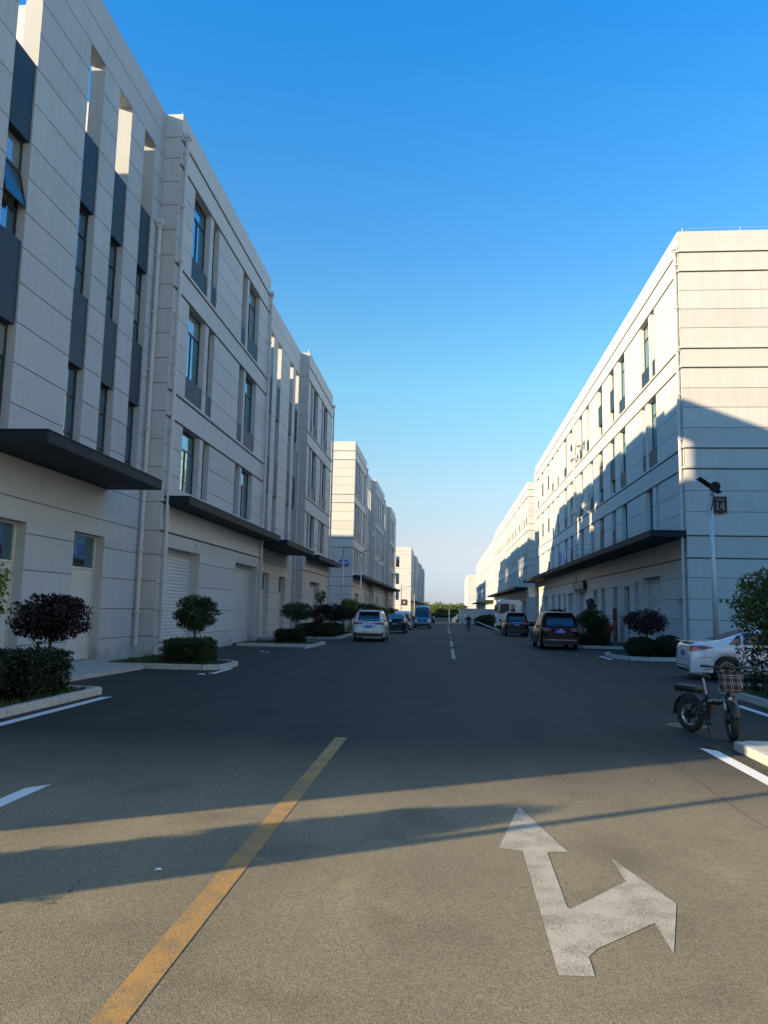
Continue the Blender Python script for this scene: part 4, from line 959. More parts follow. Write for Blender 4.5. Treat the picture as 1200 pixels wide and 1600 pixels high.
                rm.disc((x-sd*.04, y, r), (sd, 0, 0), r*.12, M[mt], 12, th=.03); rm.build('rim', wo)
    def mirrors(s, y, z, mt=None):
        for sd in (-1, 1):
            b = MB(); x = sd*s.W/2; b.box((x-sd*.06, y-.03, z-.02), (x+sd*.06, y+.03, z+.02), M['black']); b.box((x+sd*.05, y-.06, z-.05), (x+sd*.24, y+.07, z+.12), M[mt or s.paint])
            o = b.build('wing_mirror', s.root); bevel(o, .025, 2)
    def plate(s, z, axis='back', x=0, w=.48, h=.16):
        p = s.press('licence_plate', [(x-w/2, z-h/2), (x+w/2, z-h/2), (x+w/2, z+h/2), (x-w/2, z+h/2)], axis, M['plate'], .02, 4, 2)
        b = MB(); 
        for i in range(7):
            xa = x-w*.42+i*w*.125; h2 = h*(.5 if i % 3 else .56)
            s.press('lettering', [(xa, z-h2/2), (xa+w*.028, z-h2/2), (xa+w*.028, z+h2/2), (xa, z+h2/2)], axis, M['letter'], .026, 1, 1, builder=b)
            s.press('lettering', [(xa, z+h2/2-.02), (xa+w*.07, z+h2/2-.02), (xa+w*.07, z+h2/2), (xa, z+h2/2)], axis, M['letter'], .026, 1, 1, builder=b)
            if i % 2: s.press('lettering', [(xa+.01, z-h2/2), (xa+w*.07, z-h2/2), (xa+w*.07, z-h2/2+.02), (xa+.01, z-h2/2+.02)], axis, M['letter'], .026, 1, 1, builder=b)
        if b.v: b.build('lettering', p or s.root)
    def line(s, pts, axis, mt='black', w=.012):
        b = MB()
        for p, q in zip(pts[:-1], pts[1:]):
            d = Vector(q)-Vector(p); d.normalize(); nn = Vector((-d.y, d.x))*w/2
            s.press('l', [(p[0]-nn.x, p[1]-nn.y), (q[0]-nn.x, q[1]-nn.y), (q[0]+nn.x, q[1]+nn.y), (p[0]+nn.x, p[1]+nn.y)], axis, M[mt], .004, 8, 1, builder=b)
        if b.v: b.build('shut_line', s.body)

def suv(name, loc, heading, label, paint, W=1.98, L=4.9, H=1.86, bright_rail=False, tail='red', style=0):
    belt = [(0, 1.08), (.5, 1.12), (.75, 1.10), (1, .8)]
    top = [(0, 1.0), (.012, 1.16), (.03, 1.30), (.075, H-.17), (.10, H-.06), (.16, H), (.45, H+.02), (.58, H-.04), (.755, 1.22), (.80, 1.14), (.94, 1.04), (.985, .92), (1, .70)]
    c = Car(name, loc, heading, label, 'car', L, W, top, belt, paint, (-L/2+.98, L/2-.95), wr=.385, zb=.27, roofin=.15)
    G = M['cglass']; w = W/2
    c.press('rear_window', [(-w*.70, 1.22), (w*.70, 1.22), (w*.60, H-.13), (-w*.60, H-.13)], 'back', G, .012, 12, 8)
    for sd, ax in ((-1, 'left'), (1, 'right')):
        for (a, b_, a2, b2) in ((-L/2+.48, -L/2+1.0, -L/2+.62, -L/2+1.02), (-L/2+1.08, -L/2+2.0, -L/2+1.10, -L/2+2.0), (-L/2+2.08, -L/2+3.35, -L/2+2.08, -L/2+2.85)):
            c.press('side_window', [(a, 1.17), (b_, 1.17), (b2, H-.17), (a2, H-.17)], ax, G, .01, 8, 5)
        for pts in ([(-L/2+2.04, .42), (-L/2+2.04, H-.15)], [(-L/2+1.12, .80), (-L/2+1.02, H-.2)], [(-L/2+3.4, .42), (-L/2+3.4, 1.1)]): c.line(pts, ax)
        c.line([(-L/2+1.5, .40), (-L/2+3.5, .40)], ax, 'black', .12)
        c.line([(-L/2+.5, 1.14), (-L/2+3.4, 1.14)], ax, 'chrome', .025)
        for a in (1.35, 2.3):
            hb = MB(); hb.box((sd*(w-.01), -L/2+a, .96), (sd*(w+.025), -L/2+a+.2, .99), M['chrome']); hb.build('door_handle', c.root)
        rb = MB(); rb.tube([(sd*w*.66, -L/2+.7, H-.02), (sd*w*.66, -L/2+.85, H+.05), (sd*w*.68, -L/2+2.6, H+.06), (sd*w*.68, -L/2+2.8, H-.02)], .02, M['steel' if bright_rail or paint != 'cwhite' else 'black'], 6); rb.build('roof_rail', c.root)
    c.press('windscreen', [(-w*.78, L/2-1.30), (w*.78, L/2-1.30), (w*.66, L/2-2.02), (-w*.66, L/2-2.02)], 'top', G, .01, 10, 6)
    sp = MB(); sp.box((-w*.66, -L/2+.16, H-.075), (w*.66, -L/2+.60, H-.02), M[paint]); o = sp.build('rear_spoiler', c.root); bevel(o, .02)
    c.press('rear_bumper', [(-w*.86, .30), (w*.86, .30), (w*.90, .56), (-w*.90, .56)], 'back', M['black'], .03, 12, 3)
    c.press('bumper_trim', [(-w*.80, .50), (w*.80, .50), (w*.78, .55), (-w*.78, .55)], 'back', M['chrome'], .04, 12, 1)
    if style == 0:
        for sd in (-1, 1): c.press('tail_light', [(sd*w*.94, 1.0), (sd*w*.38, 1.02), (sd*w*.34, 1.12), (sd*w*.93, 1.16)], 'back', M['red'], .014, 8, 3)
        c.press('light_bar', [(-w*.36, 1.08), (w*.36, 1.08), (w*.36, 1.12), (-w*.36, 1.12)], 'back', M['red'], .012, 6, 1)
        c.line([(-w*.5, .98), (-w*.28, .86), (w*.28, .86), (w*.5, .98)], 'back', 'black', .02)
    else:
        for sd in (-1, 1): c.press('tail_light', [(sd*w*.95, .98), (sd*w*.52, 1.0), (sd*w*.50, 1.13), (sd*w*.93, 1.17)], 'back', M['red'], .014, 8, 3); c.press('reflector', [(sd*w*.9, .60), (sd*w*.74, .60), (sd*w*.74, .64), (sd*w*.9, .64)], 'back', M['red'], .035, 2, 1)
        c.press('light_bar', [(-w*.5, 1.10), (w*.5, 1.10), (w*.5, 1.135), (-w*.5, 1.135)], 'back', M['chrome' if style == 2 else 'red'], .014, 6, 1)
    c.line([(-w*.86, .98), (-w*.82, .62), (w*.82, .62), (w*.86, .98)], 'back')
    c.line([(-w*.72, .84), (w*.72, .84)], 'back', 'black', .008)
    c.plate(.90 if style == 0 else .96)
    b = MB(); b.tube([(0, -L/2-.0, 1.30), (-.22, -L/2+.03, 1.27)], .012, M['black'], 5); b.build('wiper', c.root)
    b = MB(); b.disc((0, -L/2+.0-.02, 1.06), (0, -1, 0), .055, M['chrome'], 14, th=.012); b.build('badge', c.root)
    for sd in (-1, 1): b = MB(); b.tube([(sd*w*.62, -L/2-.02, .33), (sd*w*.62, -L/2+.2, .33)], .045, M['chrome'], 10); b.build('exhaust', c.root)
    c.wheels((-L/2+.98, L/2-.95)); c.mirrors(L/2-1.75, 1.2); return c
def sedan(name, loc, heading, label, paint, W=1.95, L=5.0, H=1.56, style=0):
    belt = [(0, .98), (.3, 1.04), (.6, 1.03), (1, .75)]
    top = [(0, .90), (.008, 1.05), (.02, 1.13), (.05, 1.165), (.13, 1.19), (.20, 1.27), (.30, 1.45), (.38, H-.03), (.46, H), (.55, H-.03), (.735, 1.10), (.80, 1.02), (.95, .90), (.985, .80), (1, .62)]
    c = Car(name, loc, heading, label, 'car', L, W, top, belt, paint, (-L/2+1.05, L/2-.98), wr=.36, zb=.24, roofin=.20, endr=.5, endk=.14)
    G = M['cglass']; w = W/2
    c.press('rear_window', [(-w*.70, -L/2+.80), (w*.70, -L/2+.80), (w*.58, -L/2+1.75), (-w*.58, -L/2+1.75)], 'top', G, .01, 10, 8)
    c.press('windscreen', [(-w*.78, L/2-1.30), (w*.78, L/2-1.30), (w*.62, L/2-2.15), (-w*.62, L/2-2.15)], 'top', G, .01, 10, 6)
    for sd, ax in ((-1, 'left'), (1, 'right')):
        for (a, b_, a2, b2, z2) in ((-L/2+1.12, -L/2+1.5, -L/2+1.44, -L/2+1.52, H-.22), (-L/2+1.56, -L/2+2.38, -L/2+1.62, -L/2+2.38, H-.14), (-L/2+2.46, -L/2+3.5, -L/2+2.46, -L/2+2.95, H-.14)):
            c.press('side_window', [(a, 1.10), (b_, 1.10), (b2, z2), (a2, z2)], ax, G, .01, 8, 5)
        for pts in ([(-L/2+2.42, .34), (-L/2+2.42, H-.14)], [(-L/2+1.60, .75), (-L/2+1.54, 1.3)], [(-L/2+3.55, .36), (-L/2+3.5, 1.0)], [(-L/2+.12, .66), (-L/2+.55, .72), (-L/2+.72, .60)]): c.line(pts, ax)
        c.line([(-L/2+1.6, .92), (-L/2+3.6, .88)], ax, 'black', .006)
        for a in (1.75, 2.65):
            hb = MB(); hb.box((sd*(w-.01), -L/2+a, .92), (sd*(w+.025), -L/2+a+.2, .95), M[paint]); hb.build('door_handle', c.root)
        c.press('tail_light', [(-L/2+.03, .86), (-L/2+.70, 1.00), (-L/2+.42, 1.045), (-L/2+.03, 1.05)], ax, M['red'], .012, 8, 3)
        c.press('tail_light_segment', [(-L/2+.03, .87), (-L/2+.30, .92), (-L/2+.22, 1.01), (-L/2+.03, 1.01)], ax, M['redhot'], .017, 4, 2)
    for sd in (-1, 1):
        c.press('tail_light', [(sd*w*.86, .88), (sd*w*.34, .96), (sd*w*.34, 1.02), (sd*w*.84, 1.05)], 'back', M['red'], .012, 8, 2)
    c.press('light_bar', [(-w*.34, .975), (w*.34, .975), (w*.34, 1.005), (-w*.34, 1.005)], 'back', M['black'], .012, 6, 1)
    c.press('rear_bumper', [(-w*.70, .25), (w*.70, .25), (w*.74, .33), (-w*.74, .33)], 'back', M['black'], .02, 12, 3)
    c.press('bumper_trim', [(-w*.80, .40), (w*.80, .40), (w*.80, .43), (-w*.80, .43)], 'back', M['chrome'], .028, 12, 1)
    c.line([(-w*.8, .60), (-w*.3, .60), (w*.3, .60), (w*.8, .60)], 'back'); c.plate(.80)
    sp = MB(); sp.box((-w*.70, -L/2-.03, 1.155), (w*.70, -L/2+.22, 1.18), M[paint]); o = sp.build('boot_spoiler', c.root); bevel(o, .01)
    c.wheels((-L/2+1.05, L/2-.98)); c.mirrors(L/2-1.80, 1.06); return c

suv('parked_suv', (-4.70, 49.0, 0), R(1.0), 'white SUV with dark rear window parked nearest on the left side of the street', 'cwhite', style=0, W=1.98)
sedan('parked_car', (-4.30, 67.2, -.06), R(0), 'dark saloon car parked in front of the white SUV on the left', 'cdark', W=1.88, H=1.62)
suv('parked_suv', (6.05, 44.3, 0), R(0), 'black SUV parked nearest on the right beside the rounded bush', 'cblack', W=2.08, H=1.98, L=5.0, style=1)
suv('parked_suv', (5.68, 65.6, -.06), R(0), 'dark SUV with bright bumper strip parked behind the white lorry cab', 'cdark', W=1.95, H=1.93, style=2)
sedan('parked_car', (10.1, 25.5, 0), R(-92), 'white saloon car parked side-on at right behind the bicycle', 'cwhite', W=1.92, H=1.60, L=5.1)
sedan('parked_car', (15.8, 27.8, 0), R(-92), 'second car mostly hidden behind the bushy tree at the right edge', 'cwhite', W=1.9)

def van(name, loc, heading, label, paint, L, W, H, rear=False, cat='van'):
    top = [(0, H-.35), (.01, H-.15), (.04, H-.02), (.5, H+.02), (.66, H), (.74, H-.18), (.87, 1.42 if H > 2.2 else 1.25), (.93, 1.26 if H > 2.2 else 1.08), (.98, 1.08 if H > 2.2 else .95), (1, .75)]
    belt = [(0, 1.12), (.7, 1.15), (.85, 1.1), (1, .75)]
    c = Car(name, loc, heading, label, cat, L, W, top, belt, paint, (-L/2+1.1, L/2-1.05), wr=.37, zb=.30, roofin=.10, endk=.10)
    G = M['cglass']; w = W/2
    c.press('windscreen', [(-w*.84, 1.40 if H > 2.2 else 1.24), (w*.84, 1.40 if H > 2.2 else 1.24), (w*.74, H-.24), (-w*.74, H-.24)], 'front', G, .015, 12, 8)
    c.press('rear_window', [(-w*.76, 1.18), (w*.76, 1.18), (w*.70, H-.28), (-w*.70, H-.28)], 'back', G, .015, 10, 6)
    for ax in ('left', 'right'):
        for a, b_ in ((-L/2+.35, -L/2+1.5), (-L/2+1.6, -L/2+2.9), (L/2-2.3, L/2-1.35)): c.press('side_window', [(a, 1.22), (b_, 1.22), (b_-.05, H-.30), (a+.05, H-.30)], ax, G, .012, 8, 4)
        c.line([(L/2-2.4, .45), (L/2-2.4, H-.2)], ax); c.line([(-L/2+1.7, .45), (-L/2+1.7, H-.2)], ax)
    if not rear:
        c.press('grille', [(-w*.45, .78), (w*.45, .78), (w*.50, 1.02), (-w*.50, 1.02)], 'front', M['black'], .015, 8, 3)
        c.press('badge', [(-.12, .88), (.12, .88), (.12, .94), (-.12, .94)], 'front', M['chrome'], .025, 2, 1)
        c.press('front_bumper', [(-w*.86, .32), (w*.86, .32), (w*.88, .62), (-w*.88, .62)], 'front', M['black'], .03, 10, 3)
        for sd in (-1, 1): c.press('headlight', [(sd*w*.56, .80), (sd*w*.92, .84), (sd*w*.90, 1.14), (sd*w*.66, 1.06)], 'front', M['lens'], .016, 5, 4)
        c.plate(.50, 'front')
    else:
        for sd in (-1, 1): c.press('tail_light', [(sd*w*.80, .85), (sd*w*.95, .85), (sd*w*.92, 1.25), (sd*w*.80, 1.25)], 'back', M['red'], .014, 3, 4)
        c.press('rear_bumper', [(-w*.86, .32), (w*.86, .32), (w*.90, .56), (-w*.90, .56)], 'back', M['black'], .03, 10, 3); c.plate(.82)
        c.line([(-w*.8, 1.12), (w*.8, 1.12)], 'back', 'black', .02)
    c.wheels((-L/2+1.1, L/2-1.05)); c.mirrors(L/2-1.55, 1.35 if H > 2.2 else 1.2, 'black'); return c
van('parked_van', (-4.68, 85.3, -.27), 0, 'white people carrier parked between the dark saloon and the blue van', 'cwhite', 5.2, 1.92, 2.05, rear=True)
van('parked_van', (-2.95, 99.0, -.38), R(180), 'blue high roofed van facing the camera on the left', 'cblue', 5.9, 2.1, 2.75)
sedan('parked_car', (-3.4, 168, -1.05), 0, 'small dark car at the far end beyond the blue van', 'cblack', W=1.9)
sedan('parked_car', (-4.6, 118, -.6), 0, 'dark car glimpsed beside the far edge of the blue van', 'cdark', W=1.9)

# lorry cab, side-on, nose to the street
def lorry(loc, heading):
    root = tag(empty('lorry', loc, heading), 'white lorry with square cab turned side-on behind the dark SUV', 'lorry')
    prof = [(0, .75), (0, 2.85), (.12, 3.05), (.35, 3.12), (1.95, 3.16), (2.12, 3.05), (2.28, 2.0), (2.34, 1.75), (2.36, .75), (2.0, .72), (1.95, 1.05), (1.65, 1.28), (1.25, 1.28), (.95, 1.05), (.9, .75)]
    hw = 1.2; n = len(prof); b = MB()
    b.add([(y, -hw, z) for y, z in prof]+[(y, hw, z) for y, z in prof], [(i, (i+1) % n, n+(i+1) % n, n+i) for i in range(n)], M['cwhite'])
    bm = bmesh.new(); 
    o = b.build('cab', root)
    bm.from_mesh(o.data); bm.verts.ensure_lookup_table(); bmesh.ops.contextual_create(bm, geom=[v for v in bm.verts if v.co.y < 0][:0])
    f1 = bm.faces.new([bm.verts[i] for i in range(n)]); f2 = bm.faces.new([bm.verts[n+i] for i in reversed(range(n))]); bmesh.ops.recalc_face_normals(bm, faces=bm.faces); bm.to_mesh(o.data); bm.free(); bevel(o, .05, 3)
    for sd in (-1, 1):
        y = sd*(hw+.004)
        w = MB(); w.add([(1.22, y, 1.98), (2.10, y, 1.85), (1.98, y, 2.78), (1.22, y, 2.80)], [(0, 1, 2, 3)], M['cglass']); w.box((1.18, y, 1.93), (1.22, y+sd*.006, 2.84), M['black']); w.build('side_window', root)
        w = MB(); w.add([(.62, y, 2.02), (1.02, y, 2.02), (1.02, y, 2.74), (.62, y, 2.74)], [(0, 1, 2, 3)], M['cglass']); w.build('side_window', root)
        d = MB(); 
        for p, q in (((1.12, .95), (1.12, 2.95)), ((2.16, 1.4), (2.16, 1.95)), ((1.12, .95), (1.3, .95))): d.box((p[0], y, p[1]), (q[0]+.015, y+sd*.004, q[1]+.015), M['black'])
        d.box((1.2, y, 1.6), (1.42, y+sd*.03, 1.64), M['black']); d.build('door', root)
        mm = MB(); mm.box((2.25, sd*(hw+.05), 1.95), (2.38, sd*(hw+.28), 2.65), M['black']); mm.tube([(2.1, sd*hw, 2.75), (2.35, sd*(hw+.2), 2.7)], .02, M['black'], 6); o = mm.build('wing_mirror', root); bevel(o, .03)
    ws = MB(); ws.add([(2.345, -hw*.88, 1.80), (2.345, hw*.88, 1.80), (2.16, hw*.84, 2.95), (2.16, -hw*.84, 2.95)], [(0, 1, 2, 3)], M['cglass']); ws.build('windscreen', root, loc=(.012, 0, 0))
    gr = MB(); gr.box((2.362, -.85, .95), (2.385, .85, 1.45), M['black']); gr.box((2.362, -1.1, .62), (2.45, 1.1, .85), M['cwhite']); gr.build('grille', root)
    ch = MB(); ch.box((-6.2, -.42, .72), (2.2, .42, .95), M['black']); ch.box((-6.2, -1.2, 1.0), (-.25, 1.2, 1.15), M['black']); ch.box((-.1, -.9, .72), (0, .9, 2.6), M['black']); ch.build('chassis', root)
    for x in (1.45, -3.6, -4.8):
        for sd in (-1, 1):
            w = MB(); w.disc((x, sd*.92, .5), (0, sd, 0), .5, M['rubber'], 28, th=.26); wo = w.build('wheel', root); bevel(wo, .03); rm = MB(); rm.disc((x, sd*1.13, .5), (0, sd, 0), .29, M['steel'], 20, th=.06); rm.disc((x, sd*1.17, .5), (0, sd, 0), .09, M['steel'], 12, th=.08); rm.build('rim', wo)
lorry((7.05, 74.4, -.12), R(180))

# ------------------------------------------------------------------ electric bicycle
def bike(loc, heading):
    """x = forwards"""
    root = tag(empty('electric_bicycle', loc, heading), 'black fat tyred electric bicycle with plaid front basket parked at right', 'bicycle')
    K = M['black']; r = .27; tw = .052; wb = .93; root.scale = (1.1, 1.1, 1.1)
    for x, nm in ((0, 'rear'), (wb, 'front')):
        t = MB(); n = 36; rc = r-tw; prof = [(tw*math.cos(a)*1.0, tw*math.sin(a)) for a in np.linspace(0, 2*math.pi, 12, endpoint=False)]
        vs = []; fs = []
        for k in range(n):
            a = 2*math.pi*k/n
            for q, (dr, dy) in enumerate(prof): 
                rr = rc+dr*(1+.05*(k % 2)*(dr > .02)); vs.append((x+rr*math.cos(a), dy, r+rr*math.sin(a)))
        for k in range(n):
            for q in range(12): fs.append((k*12+q, k*12+(q+1) % 12, ((k+1) % n)*12+(q+1) % 12, ((k+1) % n)*12+q))
        t.add(vs, fs, M['rubber']); w = t.build('wheel', root, True); fix_normals(w)
        rm = MB(); rm.tube([(x+(rc-.045)*math.cos(2*math.pi*k/28), 0, r+(rc-.045)*math.sin(2*math.pi*k/28)) for k in range(28)], .016, M['alloy'], 6, closed=True)
        for k in range(6):
            a = 2*math.pi*k/6+.2; rm.tube([(x, 0, r), (x+(rc-.05)*math.cos(a), 0, r+(rc-.05)*math.sin(a))], [.024, .014], K, 6)
        rm.build('rim', w); hb = MB(); hb.disc((x, -.045, r), (0, 1, 0), .075 if nm == 'rear' else .035, K, 18, th=.09); hb.build('hub', w)
        fd = MB(); a0, a1 = (25, 185) if nm == 'rear' else (15, 125); L_ = [math.radians(q) for q in np.linspace(a0, a1, 12)]; vs = []
        for a in L_: vs += [(x+(r+.035)*math.cos(a), -.06, r+(r+.035)*math.sin(a)), (x+(r+.05)*math.cos(a), 0, r+(r+.05)*math.sin(a)), (x+(r+.035)*math.cos(a), .06, r+(r+.035)*math.sin(a))]
        fs = []
        for i in range(11):
            for q in (0, 1): fs.append((3*i+q, 3*i+q+1, 3*i+q+4, 3*i+q+3))
        fd.add(vs, fs, K); fo = fd.build('mudguard', root, True); md = fo.modifiers.new('s', 'SOLIDIFY'); md.thickness = .005
    hx, hz = wb-.18, .78
    f = MB()
    f.tube([(.40, 0, .33), (.38, 0, .50), (.34, 0, .60)], .035, K, 8)
    f.tube([(.34, 0, .53), (.55, 0, .52), (hx+.01, 0, .60)], [.05, .055, .05], K, 10)
    f.tube([(hx-.02, 0, .80), (hx+.02, 0, .55)], .035, K, 8)
    f.tube([(.40, 0, .33), (.2, .07, .30), (0, .08, r)], .018, K, 6); f.tube([(.40, 0, .33), (.2, -.07, .30), (0, -.08, r)], .018, K, 6)
    f.tube([(.35, 0, .57), (0, .08, r+.02)], .014, K, 6); f.tube([(.35, 0, .57), (0, -.08, r+.02)], .014, K, 6); f.build('frame', root, True)
    lt = MB()
    for i in range(7):
        x = .42+i*.055
        for y in (-.057, .057): lt.box((x, y-.002, .51+.006*i), (x+.012, y+.002, .545+.006*i), M['letter']); lt.box((x, y-.002, .535+.006*i), (x+.035, y+.002, .545+.006*i), M['letter'])
    lt.build('lettering', root)
    bt = MB(); bt.box((.36, -.05, .34), (.46, .05, .52), K); bt.build('battery', root)
    sp = MB(); sp.tube([(.34, 0, .58), (.27, 0, .86)], .016, M['alloy'], 8); sp.build('seat_post', root)
    sd = MB(); sv = []; secs = [(.04, .11, .90), (.10, .13, .915), (.18, .11, .915), (.26, .06, .905), (.36, .035, .90), (.42, .025, .89)]
    for x, w, z in secs: sv += [(x, -w, z-.04), (x, -w*.8, z), (x, 0, z+.012), (x, w*.8, z), (x, w, z-.04), (x, 0, z-.06)]
    fs = [(i*6+k, i*6+(k+1) % 6, (i+1)*6+(k+1) % 6, (i+1)*6+k) for i in range(5) for k in range(6)]+[(0, 1, 2, 3, 4, 5), (35, 34, 33, 32, 31, 30)]
    sd.add(sv, fs, K); so = sd.build('saddle', root, True); fix_normals(so); md = so.modifiers.new('s', 'SUBSURF'); md.levels = 2; md.render_levels = 2
    rk = MB(); 
    for y in (-.07, .07): rk.tube([(.30, y, .62), (-.22, y, .62)], .009, K, 6); rk.tube([(-.12, y, .62), (0, y*1.15, r)], .008, K, 6)
    rk.build('rear_rack', root)
    pd = MB(); pd.box((-.25, -.10, .63), (.20, .10, .715), K); po = pd.build('rear_seat_pad', root); bevel(po, .03, 3)
    rl = MB(); rl.box((-.275, -.05, .60), (-.25, .05, .66), M['red']); rl.build('rear_reflector', root)
    fk = MB()
    for y in (-.075, .075): fk.tube([(hx+.03, y, .62), (wb-.01, y, r+.16)], .022, M['alloy'], 8); fk.tube([(wb-.01, y, r+.16), (wb+.02, y, r-.02)], .028, K, 8)
    fk.tube([(hx+.03, -.09, .62), (hx+.03, .09, .62)], .025, K, 8); fk.tube([(hx+.04, 0, .55), (hx-.03, 0, .98)], .024, K, 8); fk.build('fork', root, True)
    hb = MB(); hb.tube([(hx-.03, 0, .98), (hx-.04, 0, 1.02)], .03, K, 8); hb.tube([(hx-.07, -.34, 1.05), (hx-.03, -.18, 1.045), (hx-.03, 0, 1.02), (hx-.03, .18, 1.045), (hx-.07, .34, 1.05)], .014, K, 8)
    for y in (-1, 1): hb.tube([(hx-.055, y*.23, 1.048), (hx-.08, y*.37, 1.05)], .02, K, 8); hb.tube([(hx-.03, y*.20, 1.04), (hx+.03, y*.22, 1.02), (hx+.0, y*.33, 1.0)], .007, K, 5)
    hb.box((hx-.06, -.04, 1.03), (hx+.0, .04, 1.07), K); hb.build('handlebar', root, True)
    cb = MB()
    for y in (-.2, .2): cb.tube([(hx+.0, y, 1.03), (hx+.06, y*.6, .95), (hx+.03, 0, .80)], .005, K, 5)
    cb.build('brake_cable', root)
    # basket in a plaid cloth liner
    bk = MB(); N = 10; x0 = hx+.02
    pl = bpy.data.materials.new('plaid_cloth'); pl.use_nodes = True; nn = pl.node_tree.nodes; ll = pl.node_tree.links; bs_ = nn['Principled BSDF']; bs_.inputs['Roughness'].default_value = .9
    tcn = nn.new('ShaderNodeTexCoord'); sp_ = nn.new('ShaderNodeSeparateXYZ'); ll.new(tcn.outputs['Object'], sp_.inputs[0])
    def stripes(sock, per, duty, ph=0):
        m1 = nn.new('ShaderNodeMath'); m1.operation = 'MULTIPLY_ADD'; m1.inputs[1].default_value = 1/per; m1.inputs[2].default_value = ph; ll.new(sock, m1.inputs[0])
        m2 = nn.new('ShaderNodeMath'); m2.operation = 'FRACT'; ll.new(m1.outputs[0], m2.inputs[0]); m3 = nn.new('ShaderNodeMath'); m3.operation = 'LESS_THAN'; m3.inputs[1].default_value = duty; ll.new(m2.outputs[0], m3.inputs[0]); return m3.outputs[0]
    ad = nn.new('ShaderNodeMath'); ad.operation = 'ADD'; ad2 = nn.new('ShaderNodeMath'); ad2.operation = 'ADD'
    xy = nn.new('ShaderNodeMath'); xy.operation = 'ADD'; ll.new(sp_.outputs['X'], xy.inputs[0]); ll.new(sp_.outputs['Y'], xy.inputs[1])
    ll.new(stripes(xy.outputs[0], .105, .085), ad.inputs[0]); ll.new(stripes(sp_.outputs['Z'], .105, .085), ad.inputs[1])
    ad3 = nn.new('ShaderNodeMath'); ad3.operation = 'ADD'; ll.new(stripes(xy.outputs[0], .105, .06, .28), ad3.inputs[0]); ll.new(stripes(sp_.outputs['Z'], .105, .06, .28), ad3.inputs[1]); ll.new(ad.outputs[0], ad2.inputs[0]); ll.new(ad3.outputs[0], ad2.inputs[1])
    cr = nn.new('ShaderNodeValToRGB'); cr.color_ramp.elements[0].color = (.014, .014, .02, 1); cr.color_ramp.elements[1].color = (.26, .25, .24, 1); cr.color_ramp.elements[1].position = .9; ll.new(ad2.outputs[0], cr.inputs[0]); ll.new(cr.outputs[0], bs_.inputs['Base Color'])
    def ringp(z, k): # k scale
        lx, ly = .135*k, .175*k; cx = x0+.16
        P = []
        for a in np.linspace(0, 2*math.pi, 24, endpoint=False):
            c, s_ = math.cos(a), math.sin(a); e = .45; P.append((cx+lx*abs(c)**e*(1 if c > 0 else -1), ly*abs(s_)**e*(1 if s_ > 0 else -1), z+.006*math.sin(a*5)))
        return P
    vs = []; zs_ = [.70, .71, .78, .86, .94, .98]; ks_ = [.55, .80, .86, .92, .98, 1.0]
    for z, k in zip(zs_, ks_): vs += ringp(z, k)
    fs = [(i*24+k, i*24+(k+1) % 24, (i+1)*24+(k+1) % 24, (i+1)*24+k) for i in range(5) for k in range(24)]+[tuple(range(24))]
    bk.add(vs, fs, pl); bo = bk.build('basket', root, True); md = bo.modifiers.new('s', 'SOLIDIFY'); md.thickness = .008
    rmb = MB(); rmb.tube(ringp(.985, 1.01), .006, K, 5, closed=True); rmb.tube([(x0, -.05, .80), (hx+.01, -.02, .72)], .008, K, 5); rmb.tube([(x0, .05, .80), (hx+.01, .02, .72)], .008, K, 5); rmb.build('basket_rim', bo)
    lm = MB(); lm.disc((hx+.07, 0, .60), (1, 0, -.1), .035, K, 14, th=.05); lm.disc((hx+.12, 0, .595), (1, 0, -.1), .03, M['lens'], 14, th=.006); lm.build('headlight', root)
    cr_ = MB(); cr_.disc((.40, -.07, .30), (0, -1, 0), .075, K, 18, th=.012); cr_.tube([(.40, -.09, .30), (.50, -.10, .20)], .011, K, 6); cr_.tube([(.40, .09, .30), (.30, .10, .40)], .011, K, 6)
    cr_.box((.45, -.19, .185), (.55, -.11, .205), K); cr_.box((.25, .11, .39), (.35, .19, .41), K); cr_.build('crank', root)
    # steer: turn the whole front end about the head tube
    S4 = Matrix.Translation((hx, 0, 0)) @ Matrix.Rotation(R(-36), 4, 'Z') @ Matrix.Translation((-hx, 0, 0))
    front = [o for o in root.children if (o.name.split('.')[0] in ('fork', 'handlebar', 'brake_cable', 'headlight', 'basket')) or (o.name.split('.')[0] in ('wheel', 'mudguard') and sum(v.co.x for v in o.data.vertices)/len(o.data.vertices) > .5)]
    for o in front: o.matrix_local = S4
    ks = MB(); ks.tube([(.22, .08, .27), (.16, .22, .0)], .01, K, 6); ks.build('kickstand', root)
    return root
bike((4.22, 13.98, 0), math.atan2(-.88, .48))

